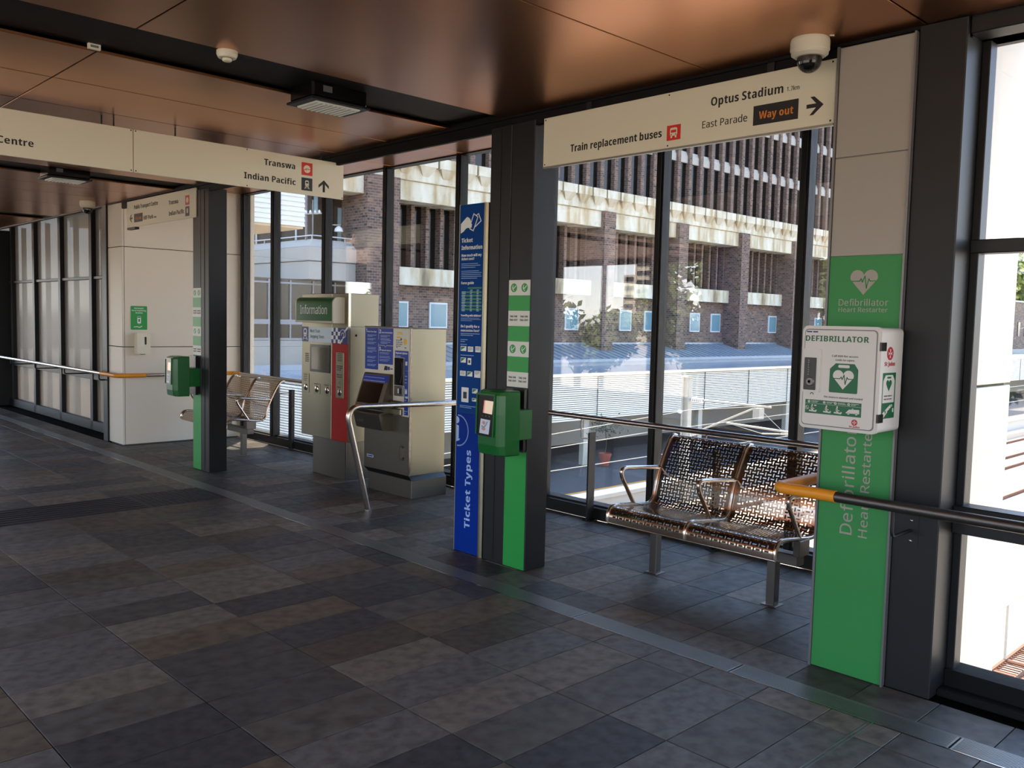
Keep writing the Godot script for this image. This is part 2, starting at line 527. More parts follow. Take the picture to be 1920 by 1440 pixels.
func shell() -> void:
	var b := B.new()
	# walls that close the concourse behind and beside the camera, and at its far end
	var w := thing("wall_far", "dark end wall with a wide opening at the far left", "wall", Vector3(X_FAR, 0, 0), "", "structure")
	for r in [[-3.4, -2.4, -0.4, 3.4], [3.8, Z_BACK + 0.2, -0.4, 3.4], [-2.4, 3.8, -0.4, 0.15], [-2.4, 3.8, 2.6, 3.4]]:
		bx("wall_section", M.dark_steel, w, X_FAR - 0.2, X_FAR, r[2], r[3], r[0], r[1])
	w = thing("wall_near", "end wall of the concourse with a wide opening to the stairs", "wall", Vector3(X_END, 0, 0), "", "structure")
	for r in [[-3.4, -2.9, -0.4, 3.4], [3.7, Z_BACK + 0.2, -0.4, 3.4], [-2.9, 3.7, -0.4, 0.1], [-2.9, 3.7, 2.9, 3.4]]:
		bx("wall_section", M.plaster, w, X_END, X_END + 0.2, r[2], r[3], r[0], r[1])
	w = thing("wall_back", "back wall of the concourse with two wide openings to daylight", "wall", Vector3(0, 0, Z_BACK), "", "structure")
	for r in [[X_FAR, -15.4, -0.4, 3.4], [-15.4, -9.5, -0.4, 3.4], [-5.7, -3.4, -0.4, 3.4], [8.8, X_END, -0.4, 3.4], [-9.5, -5.7, -0.4, 0.15], [-9.5, -5.7, 2.88, 3.4], [-3.4, 8.8, -0.4, 0.15], [-3.4, 8.8, 2.88, 3.4]]:
		bx("wall_section", M.plaster, w, r[0], r[1], r[2], r[3], Z_BACK, Z_BACK + 0.2)
	# roof: thick slab over the concourse and a deeper one over the recess
	var rf := thing("roof", "flat metal roof over the concourse and its recess", "roof", Vector3(-3, 3.4, 0), "", "structure")
	bx("roof_slab", M.dark_steel, rf, X_FAR - 0.2, X_END + 0.2, 3.4, 3.6, -3.3, Z_BACK + 0.4)
	bx("roof_slab", M.dark_steel, rf, X_FAR - 0.2, -7.45, 3.4, 3.6, -4.42, -3.3)
	bx("roof_slab", M.dark_steel, rf, 2.65, X_END + 0.2, 3.4, 3.6, -4.6, -3.3)
	bx("roof_slab", M.dark_steel, rf, -7.45, 2.65, 3.4, 4.1, -4.7, -3.3)
	bx("roof_eave", M.dark_steel, rf, -7.6, 2.65, 3.98, 4.12, -6.9, -4.7)
	# white end wall of the recess, far end: panels on a core, one panel wide in front and one deep panel along the side
	var wl := thing("wall_left", "pale panelled end wall of the recess behind the far bench", "wall", Vector3(-7.2, 0, -3.9), "", "structure")
	bx("wall_core", M.panel_back, wl, -7.395, -6.97, -0.6, 3.4, -4.74, -3.04)
	for r in [[0.012, 1.212], [1.22, 2.43], [2.438, 3.3]]:
		bx("panel", M.cladding, wl, -7.405, -6.95, r[0], r[1], -3.045, -3.02, 0.003)
		bx("panel", M.cladding, wl, -6.975, -6.95, r[0], r[1], -4.56, -3.05, 0.003)
	bx("panel", M.cladding, wl, -6.975, -6.95, -0.6, 3.3, -4.76, -4.66, 0.003)
	bx("corner_trim", M.dark_steel, wl, -7.56, -7.41, 0, 2.97, -3.12, -3.0, 0.004)
	# white end wall of the recess, near end, with its bright outer face
	var wr := thing("wall_right", "white panelled end wall of the recess behind the defibrillator panel", "wall", Vector3(2.25, 0, -3.8), "", "structure")
	bx("wall_core", M.panel_back, wr, 2.12, 2.37, -6.6, 3.4, -4.66, -3.03)
	for r in [[-6.6, -2.6], [-2.58, 1.335], [1.35, 3.35]]:
		bx("panel", M.cladding, wr, 2.375, 2.4, r[0], r[1], -4.68, -3.26, 0.003)
		if r[1] > 0: bx("panel", M.cladding, wr, 2.1, 2.125, maxf(r[0], 0.01), r[1], -4.54, -3.04, 0.003)
	# the two pillars
	var pa := thing("column", "dark steel pillar in the middle carrying the blue ticket poster and a green reader", "pillar", Vector3(-0.14, 0, -3.12), "", "structure")
	bx("shaft", M.dark_steel, pa, -0.345, -0.143, 0, 2.92, -3.216, -3.02, 0.005)
	bx("shaft", M.dark_steel, pa, -0.139, 0.068, 0, 2.92, -3.216, -3.02, 0.005)
	b = B.new(); b.tube(PackedVector3Array([Vector3(-0.141, 1.93, -3.018), Vector3(-0.141, 2.42, -3.018)]), 0.004, 6)
	put(b, "weld_seam", M.dark_steel, pa)
	bx("cover_strip", M.dark_steel, pa, -0.245, -0.239, 0.02, 2.9, -3.021, -3.017)
	var pb := thing("column", "dark steel pillar at left with a striped sticker and a green reader", "pillar", Vector3(-4.77, 0, -3.12), "", "structure")
	bx("shaft", M.dark_steel, pb, -4.955, -4.77, 0, 2.92, -3.216, -3.02, 0.005)
	bx("shaft", M.dark_steel, pb, -4.766, -4.58, 0, 2.92, -3.216, -3.02, 0.005)
	bx("cover_strip", M.dark_steel, pb, -4.685, -4.679, 0.02, 2.9, -3.021, -3.017)
	var pd := thing("column", "dark navy steel pillar right of the green defibrillator panel", "pillar", Vector3(2.55, 0, -3.1), "", "structure")
	bx("shaft", M.dark_steel, pd, 2.449, 2.65, 0, 2.97, -3.21, -3.0, 0.005)
	for y in [0.79, 0.698]:
		b = B.new(); b.lathe([[0.0, 0.008], [0.006, 0.006], [0.009, 0.0]], Transform3D(Basis(Vector3.RIGHT, PI / 2), Vector3(2.533, y, -3.0)), 10)
		put(b, "bolt_head", M.polished_steel, pd)
	var pc := thing("column", "dark steel pillar at the far left edge of the frosted windows", "pillar", Vector3(-12.9, 0, -3.15), "", "structure")
	bx("shaft", M.dark_steel, pc, -13.3, -12.75, 0, 2.97, -3.3, -3.02, 0.005)
	# beams along the pillar line
	var bm := thing("beam", "black steel beam running along the pillar tops over the recess", "beam", Vector3(-2.5, 2.9, -3.1), "", "structure")
	bx("beam_web", M.black_steel, bm, -7.4, 2.65, 2.885, 3.4, -3.06, -3.025, 0.004)
	bx("beam_lip", M.black_steel, bm, -7.4, 2.65, 2.955, 2.985, -3.03, -3.01)
	bm = thing("beam", "black steel beam above the frosted windows at far left", "beam", Vector3(-10, 2.9, -3.2), "", "structure")
	bx("beam_web", M.dark_steel, bm, X_FAR, -7.4, 2.955, 3.4, -3.08, -3.02, 0.004)
	bm = thing("beam", "dark beam over the bright window at the right edge", "beam", Vector3(5, 2.9, -3.2), "", "structure")
	bx("beam_web", M.dark_steel, bm, 2.65, X_END, 2.9, 3.4, -3.3, -3.03, 0.004)

func in_frame(p: Vector3) -> bool:   # whether a floor point lies in the photograph's view (to choose which tiles are built one by one)
	var d := (p - Vector3(4.084, 1.64, 1.003)) * Basis.from_euler(Vector3(-0.0712, 0.8037, 0.0233), EULER_ORDER_YXZ)
	return d.z < -0.3 and absf(d.x / -d.z) < 0.62 and absf(d.y / -d.z) < 0.47

func floor_tiles() -> void:
	var fl := thing("floor", "grey brown stone tiled floor of the concourse", "floor", Vector3(0, 0, 0), "", "structure")
	bx("slab", M.black_gap, fl, X_FAR, X_END, -0.45, -0.012, -3.3, Z_BACK)
	bx("slab", M.black_gap, fl, -7.4, 2.11, -0.45, -0.012, -4.55, -3.3)
	var rows := [[-4.55, -4.213], [-4.21, -3.613], [-3.61, -3.003], [-3.0, -2.735], [-2.585, -2.403]]
	var z := -2.4
	while z < 4.1:
		rows.append([z, z + 0.597]); z += 0.6
	var list := []
	for r in rows:
		var k := -53
		while k * 0.3 < X_END:
			var x0 := k * 0.3
			var zc: float = (r[0] + r[1]) / 2
			k += 1
			if zc < -3.3 and (x0 < -7.0 or x0 > 1.9): continue
			if zc > -2.55 and zc < 0.8 and x0 > -3.95 and x0 < -3.3: continue
			list.append([x0, r[0], r[1], in_frame(Vector3(x0 + 0.15, 0, zc)), Vector3(x0 + 0.15, 0, zc).distance_to(Vector3(4.08, 1.64, 1.0))])
	list.sort_custom(func(p, q): return p[4] < q[4] if p[3] == q[3] else p[3])
	var shapes := {}
	var rest := B.new()
	for i in list.size():
		var t: Array = list[i]
		if i < 298 and t[3]:
			var key := "%.3f" % (t[2] - t[1])
			if not shapes.has(key):
				var b := B.new()
				b.box(0.0022, 0.2978, -0.012, 0.0, 0.001, t[2] - t[1] - 0.001, 0.0012)
				shapes[key] = b.mesh(I)
			var o := MeshInstance3D.new()
			o.mesh = shapes[key]
			var pick := rng.randi() % 7
			o.material_override = M["tile_%d" % (pick % 7)]
			o.position = Vector3(t[0], rng.randf_range(-0.0004, 0.0004), t[1])
			o.name = "tile_%03d" % i if i else "tile"
			fl.add_child(o)
		else:
			rest.box(t[0] + 0.0022, t[0] + 0.2978, -0.012, 0.0, t[1] + 0.001, t[2] - 0.001)
	put(rest, "tile_field", M.tile_1, fl).set_meta("kind", "stuff")
	bx("movement_joint", M.grate_steel, fl, 2.562, 2.567, -0.01, 0.0008, -2.585, 2.0)
	bx("movement_joint", M.grate_steel, fl, 2.577, 2.582, -0.01, 0.0008, -2.585, 2.0)
	# drain
	var dr := thing("drain_channel", "long narrow steel grated drain crossing the tiled floor in front of the pillars", "drain", Vector3(0, 0, -2.66))
	bx("edge_angle", M.polished_steel, dr, X_FAR, X_END, -0.02, 0.001, -2.592, -2.587, 0.0, "bright steel edge")
	bx("edge_angle", M.grate_steel, dr, X_FAR, X_END, -0.02, 0.001, -2.735, -2.731)
	bx("trough", M.black_gap, dr, X_FAR, X_END, -0.1, -0.03, -2.731, -2.592)
	var x := -15.12
	while x < X_END - 1.0:
		var b := B.new()
		b.box(x + 0.004, x + 0.012, -0.012, 0.0, -2.73, -2.593)
		b.box(x + 0.988, x + 0.996, -0.012, 0.0, -2.73, -2.593)
		for k in 12:
			b.box(x + 0.012, x + 0.988, -0.012, 0.0, -2.7285 + k * 0.0115, -2.7225 + k * 0.0115)
		for k in range(1, 40):
			b.box(x + k * 0.025, x + k * 0.025 + 0.004, -0.014, -0.003, -2.73, -2.593)
		put(b, "grate", M.grate_steel, dr)
		x += 1.0
	# tactile strip
	var tc := thing("tactile_paving", "dark tactile guiding strip of bars and studs leading to the drain", "paving", Vector3(-3.6, 0, -1.2))
	var b2 := B.new()
	for k in 9:
		b2.box(-3.895, -3.305, -0.012, 0.0005, -2.583 + k * 0.3, -2.586 + k * 0.3 + 0.3, 0.0008)
	put(b2, "base_tile", M.tactile, tc).set_meta("kind", "stuff")
	b2 = B.new()
	for i in 12:
		for j in 13:
			b2.lathe([[0.016, 0.0], [0.011, 0.005], [0.0, 0.005]], Transform3D(Basis(), Vector3(-3.875 + i * 0.05, 0.0005, -2.56 + j * 0.05)), 8)
	put(b2, "warning_studs", M.tactile, tc).set_meta("kind", "stuff")
	for i in 8:
		var bb := B.new()
		bb.box(-3.875 + i * 0.075, -3.845 + i * 0.075, 0.0, 0.0055, -1.9, 0.1, 0.003)
		put(bb, "guiding_bar", M.tactile, tc)

func ceiling_panels() -> void:
	var c := thing("ceiling", "ceiling of large copper coloured metal panels with black channels", "ceiling", Vector3(0, 2.97, 0), "", "structure")
	bx("backing", M.black_gap, c, X_FAR, X_END, 3.06, 3.1, -3.03, Z_BACK)
	var xs := []
	for bay in [-3, -2, -1, 0, 1]:
		var o: float = bay * 4.65
		xs.append_array([[o - 0.23, o + 1.377], [o + 1.377, o + 2.48], [o + 2.48, o + 3.18], [o + 3.18, o + 3.895]])
	for r in xs:
		var x0: float = maxf(r[0], X_FAR); var x1: float = minf(r[1], X_END)
		if x1 - x0 < 0.05: continue
		for q in [[-3.02, -0.645], [-0.645, 1.75], [1.75, Z_BACK]]:
			bx("panel", M.copper_panel, c, x0 + 0.004, x1 - 0.004, 2.97, 2.985, q[0] + 0.004, q[1] - 0.004, 0.002)
	for bay in [-3, -2, -1, 0, 1]:
		var o: float = bay * 4.65
		bx("channel", M.black_steel, c, o - 0.76, o - 0.232, 3.0, 3.05, -3.02, Z_BACK)
	# higher ceiling of the recess
	var rc := thing("ceiling", "salmon copper soffit panels over the glazed recess", "ceiling", Vector3(-2.4, 3.23, -3.9), "", "structure")
	for k in 8:
		var x0 := -6.95 + k * 1.13
		bx("panel", M.copper_panel, rc, x0 + 0.003, x0 + 1.127, 3.23, 3.25, -4.56, -3.07, 0.002)

func glazing() -> void:
	var w := thing("window_1", "floor to ceiling glass wall at the back of the recess with dark slim mullions", "window", Vector3(-2.4, 0, -4.6), "", "structure")
	var ms := [-6.9, -6.1, -4.9, -3.7, -2.5, -1.3, -0.1, 1.1, 2.06]
	for x in ms:
		var b := B.new()
		b.box(x - 0.035, x + 0.035, 0.1, 3.24, -4.66, -4.56, 0.004)
		b.box(x - 0.02, x + 0.02, 0.1, 3.24, -4.56, -4.545, 0.002)
		put(b, "mullion", M.bronze_frame, w)
	for k in ms.size() - 1:
		for zz in [-4.612, -4.636]: bx("pane", M.clear_glass, w, ms[k] + 0.03, ms[k + 1] - 0.03, 0.1, 3.22, zz - 0.006, zz)
	bx("sill", M.bronze_frame, w, -6.94, 2.1, 0.0, 0.1, -4.68, -4.55, 0.004)
	bx("sill_ledge", M.bronze_frame, w, -6.94, 2.1, 0.1, 0.115, -4.72, -4.60, 0.002)
	bx("head", M.bronze_frame, w, -6.94, 2.1, 3.22, 3.4, -4.66, -4.56)
	# the bright window at the right edge
	w = thing("window_2", "dark framed glazed bay at the right edge of the view", "window", Vector3(4, 0, -3.2), "", "structure")
	bx("sill", M.black_sill, w, 2.65, X_END, 0.0, 0.105, -3.3, -3.16, 0.004)
	bx("kick_plate", M.black_sill, w, 2.65, X_END, 0.0, 0.03, -3.16, -3.08, 0.004)
	bx("mid_rail", M.dark_steel, w, 2.65, X_END, 0.735, 0.86, -3.26, -3.15, 0.004)
	bx("transom", M.dark_steel, w, 2.65, X_END, 1.985, 2.045, -3.26, -3.17, 0.004)
	bx("head", M.dark_steel, w, 2.65, X_END, 2.9, 2.97, -3.26, -3.15, 0.004)
	var xs := [2.665, 3.9, 5.1, 6.3, 7.5, 8.9]
	for x in xs:
		bx("mullion", M.dark_steel, w, x - 0.015 if x < 3 else x - 0.03, x + 0.02, 0.1, 2.95, -3.26, -3.18, 0.003)
	for k in xs.size() - 1:
		for y in [[0.1, 0.74], [0.85, 1.99], [2.04, 2.91]]:
			bx("pane", M.clear_glass, w, xs[k] + 0.015, xs[k + 1] - 0.02, y[0], y[1], -3.225, -3.215)
	# frosted screen at far left
	w = thing("window_3", "row of frosted translucent panes in a black frame at far left", "window", Vector3(-10, 0, -3.3), "", "structure")
	bx("sill", M.dark_steel, w, X_FAR, -7.5, 0.0, 0.13, -3.34, -3.24, 0.004)
	bx("mid_rail", M.dark_steel, w, X_FAR, -7.5, 0.70, 0.80, -3.34, -3.25, 0.004)
	bx("transom", M.dark_steel, w, X_FAR, -7.5, 2.08, 2.12, -3.34, -3.26, 0.004)
	var fx := [-13.7, -12.55, -11.31, -10.04, -8.72, -7.62]
	for k in fx.size():
		bx("mullion", M.dark_steel, w, fx[k] - 0.05, fx[k] + 0.055, 0.0, 3.05, -3.35, -3.24, 0.004)
		if k:
			for y in [[0.12, 0.71], [0.79, 2.09], [2.11, 3.05]]:
				bx("pane", M.frosted_glass, w, fx[k - 1] + 0.05, fx[k] - 0.045, y[0], y[1], -3.31, -3.30)
			bx("outer_fin", M.bronze_frame, w, fx[k] - 1.02, fx[k] - 0.99, 0.0, 3.0, -3.42, -3.35, 0.003)
	# openings in the back wall
	w = thing("window_4", "wide glazed openings in the back wall behind the camera", "window", Vector3(0, 0, Z_BACK), "", "structure")
	for r in [[-9.5, -5.7, 0.15, 2.88], [-3.4, 8.8, 0.15, 2.88]]:
		bx("sill", M.dark_steel, w, r[0], r[1], r[2], r[2] + 0.06, Z_BACK - 0.02, Z_BACK + 0.22)
		var n := int((r[1] - r[0]) / 1.2)
		for k in n + 1:
			var x: float = lerpf(r[0], r[1], float(k) / n)
			bx("mullion", M.dark_steel, w, x - 0.03, x + 0.03, r[2], r[3], Z_BACK + 0.05, Z_BACK + 0.15)

func bus_icon(b: B, cx: float, cy: float, s: float, t: Transform3D, z: float) -> void:   # front of a bus or train, s high
	var p := PackedVector2Array()
	for q in rrect(cx - s * 0.30, cy - s * 0.32, cx + s * 0.30, cy + s * 0.5, s * 0.16): p.append(q)
	b.prism(p, t, 0, z)

func signs() -> void:
	# bus sign over the bench bay; local frame is the world, faces +z
	var s := thing("overhead_sign", "long cream overhead sign about replacement buses and the stadium, at right", "sign", Vector3(1.11, 2.6, -3.01))
	bx("board", M.sign_white, s, 0.155, 2.068, 2.608, 2.908, -3.024, -3.01, 0.002)
	bx("bottom_channel", M.sign_edge, s, 0.158, 2.066, 2.598, 2.609, -3.03, -3.008)
	bx("hanger", M.dark_steel, s, 0.5, 0.54, 2.9, 2.97, -3.026, -3.016)
	bx("hanger", M.dark_steel, s, 1.7, 1.74, 2.9, 2.97, -3.026, -3.016)
	var Z := -3.0098
	text(s, "Train replacement buses", true, M.ink, Vector3(0.387, 2.674, Z), 0.681, 0.044)
	text(s, "Optus Stadium", true, M.ink, Vector3(1.382, 2.793, Z), 0.416, 0.044)
	text(s, "1.7km", false, M.ink, Vector3(1.818, 2.796, Z), 0.066, 0.021)
	text(s, "East Parade", false, M.ink, Vector3(1.332, 2.684, Z), 0.270, 0.037)
	var b := B.new(); b.box(1.637, 1.883, 2.655, 2.752, -3.01, -3.0085)
	put(b, "black_box", M.ink, s)
	text(s, "Way out", true, M.orange_ink, Vector3(1.670, 2.684, -3.0084), 0.187, 0.037)
	b = B.new()
	b.prism(pts2([1.926, 2.695, 1.975, 2.695, 1.943, 2.661, 1.962, 2.661, 2.013, 2.704, 1.965, 2.748, 1.944, 2.748, 1.975, 2.714, 1.926, 2.714]), Transform3D(Basis(), Vector3(0, 0, Z)), 0, 0.0012)
	put(b, "arrow", M.ink, s)
	b = B.new(); b.box(1.103, 1.194, 2.648, 2.729, -3.01, -3.0088)
	put(b, "red_square", M.red_print, s)
	var t := Transform3D(Basis(), Vector3(0, 0, -3.0088))
	b = B.new()
	b.prism(rrect(1.125, 2.671, 1.172, 2.715, 0.010), t, 0, 0.001)
	b.prism(rrect(1.129, 2.660, 1.140, 2.673, 0.002), t, 0, 0.001)
	b.prism(rrect(1.157, 2.660, 1.168, 2.673, 0.002), t, 0, 0.001)
	put(b, "bus_symbol", M.sign_white, s)
	b = B.new()
	b.prism(rrect(1.131, 2.688, 1.166, 2.703, 0.003), t, 0.001, 0.0016)
	b.prism(oval(1.134, 2.678, 0.004, 0.004, 10), t, 0.001, 0.0016)
	b.prism(oval(1.163, 2.678, 0.004, 0.004, 10), t, 0.001, 0.0016)
	put(b, "bus_window", M.red_print, s)
	for x in [0.17, 1.11, 2.05]:
		for y in [2.622, 2.895]:
			b = B.new(); b.lathe([[0.0, 0.002], [0.004, 0.0015], [0.005, 0.0]], Transform3D(Basis(Vector3.RIGHT, PI / 2), Vector3(x, y, -3.01)), 8)
			put(b, "screw", M.ink, s)
	# cross sign over the middle of the concourse: two boards end to end, facing +x
	for half in 2:
		var z1: float = [-1.392, 1.6][half]
		var z0: float = [-3.098, -1.384][half]
		var nm: String = ["cream overhead sign pointing ahead to coach and train services, right of the joint", "cream overhead sign board ending in the word Centre at the left edge"][half]
		s = thing("overhead_sign", nm, "sign", Vector3(-2.24, 2.6, (z0 + z1) / 2))
		bx("board", M.sign_white, s, -2.255, -2.24, 2.612, 2.906, z0, z1, 0.002)
		for z in [z0 + 0.12, z0 + 0.2, z1 - 0.3]:
			bx("hanger", M.dark_steel, s, -2.266, -2.258, 2.7, 2.97, z - 0.004, z + 0.004)
		for z in [z0 + 0.012, z1 - 0.012, z0 + 0.86]:
			for y in [2.624, 2.896]:
				b = B.new(); b.lathe([[0.0, 0.002], [0.004, 0.0015], [0.005, 0.0]], Transform3D(Basis(Vector3(0, 0, 1), -PI / 2), Vector3(-2.24, y, z)), 8)
				put(b, "screw", M.ink, s)
		var X := -2.2398
		if half == 0:
			text(s, "Transwa", true, M.ink, Vector3(X, 2.8, -2.380), 0.268, 0.047, WX)
			text(s, "Indian Pacific", true, M.ink, Vector3(X, 2.677, -2.213), 0.440, 0.047, WX)
			t = Transform3D(WX, Vector3(X, 0, 0))
			b = B.new(); b.prism(rrect(2.706, 2.767, 2.804, 2.867, 0.001), t, 0, 0.001)
			put(b, "red_square", M.red_print, s)
			b = B.new(); b.prism(oval(2.755, 2.817, 0.031, 0.031), t, 0.001, 0.0016)
			put(b, "white_disc", M.sign_white, s)
			b = B.new(); stroke(b, pts2([2.726, 2.806, 2.748, 2.818, 2.784, 2.815]), 0.006, t, 0.0016, 0.002); stroke(b, pts2([2.748, 2.818, 2.748, 2.8]), 0.004, t, 0.0016, 0.002)
			put(b, "swan_emblem", M.red_print, s)
			b = B.new(); b.prism(rrect(2.706, 2.646, 2.804, 2.747, 0.001), t, 0, 0.001)
			put(b, "navy_square", M.navy_print, s)
			b = B.new()
			b.prism(rrect(2.738, 2.678, 2.772, 2.727, 0.011), t, 0.001, 0.0016)
			stroke(b, pts2([2.744, 2.676, 2.735, 2.662]), 0.005, t, 0.001, 0.0016)
			stroke(b, pts2([2.766, 2.676, 2.775, 2.662]), 0.005, t, 0.001, 0.0016)
			stroke(b, pts2([2.740, 2.668, 2.770, 2.668]), 0.003, t, 0.001, 0.0016)
			put(b, "train_symbol", M.sign_white, s)
			b = B.new()
			b.prism(rrect(2.743, 2.703, 2.767, 2.717, 0.004), t, 0.0016, 0.002)
			b.prism(oval(2.746, 2.690, 0.004, 0.004, 10), t, 0.0016, 0.002)
			b.prism(oval(2.764, 2.690, 0.004, 0.004, 10), t, 0.0016, 0.002)
			put(b, "train_window", M.navy_print, s)
			b = B.new()
			b.prism(pts2([2.901, 2.651, 2.921, 2.651, 2.921, 2.715, 2.958, 2.683, 2.958, 2.706, 2.911, 2.748, 2.862, 2.706, 2.862, 2.683, 2.901, 2.715]), t, 0, 0.0012)
			put(b, "arrow", M.ink, s)
		else:
			text(s, "Centre", true, M.ink, Vector3(X, 2.687, -0.545), 0.210, 0.045, WX)
			text(s, "Public Transport", true, M.ink, Vector3(X, 2.687, 0.12), 0.60, 0.045, WX)
	# small sign in the far bay
	s = thing("overhead_sign", "small cream overhead sign beyond the left pillar with a way out box", "sign", Vector3(-5.9, 2.6, -3.01))
	bx("board", M.sign_white, s, -6.74, -4.86, 2.640, 2.944, -3.024, -3.01, 0.002)
	bx("bottom_channel", M.dark_steel, s, -6.74, -6.5, 2.615, 2.641, -3.06, -3.01)
	bx("hanger", M.dark_steel, s, -6.4, -6.36, 2.9, 2.97, -3.026, -3.016)
	bx("hanger", M.dark_steel, s, -5.2, -5.16, 2.9, 2.97, -3.026, -3.016)
	text(s, "Public Transport Centre", true, M.ink, Vector3(-6.518, 2.842, Z), 0.684, 0.046)
	text(s, "HBF Park", true, M.ink, Vector3(-6.240, 2.702, Z), 0.275, 0.045)
	text(s, "820m", false, M.ink, Vector3(-5.945, 2.704, Z), 0.07, 0.02)
	text(s, "Transwa", true, M.ink, Vector3(-5.536, 2.818, Z), 0.24, 0.045)
	text(s, "Indian Pacific", true, M.ink, Vector3(-5.537, 2.700, Z), 0.388, 0.045)
	b = B.new(); b.box(-6.520, -6.270, 2.69, 2.787, -3.01, -3.0085)
	put(b, "black_box", M.ink, s)
	text(s, "Way out", true, M.orange_ink, Vector3(-6.487, 2.718, -3.0084), 0.187, 0.037)
	t = Transform3D(Basis(), Vector3(0, 0, Z))
	b = B.new()
	b.prism(pts2([-6.57, 2.733, -6.622, 2.733, -6.59, 2.699, -6.61, 2.699, -6.66, 2.742, -6.612, 2.786, -6.592, 2.786, -6.622, 2.752, -6.57, 2.752]), t, 0, 0.0012)
	put(b, "arrow", M.ink, s)
	b = B.new(); b.prism(rrect(-5.113, 2.782, -5.015, 2.881, 0.001), t, 0, 0.001); put(b, "red_square", M.red_print, s)
	b = B.new(); b.prism(oval(-5.064, 2.832, 0.03, 0.03), t, 0.001, 0.0016); put(b, "white_disc", M.sign_white, s)
	b = B.new(); b.prism(rrect(-5.113, 2.665, -5.015, 2.765, 0.001), t, 0, 0.001); put(b, "navy_square", M.navy_print, s)
	b = B.new(); b.prism(rrect(-5.08, 2.695, -5.048, 2.745, 0.01), t, 0.001, 0.0016); put(b, "train_symbol", M.sign_white, s)

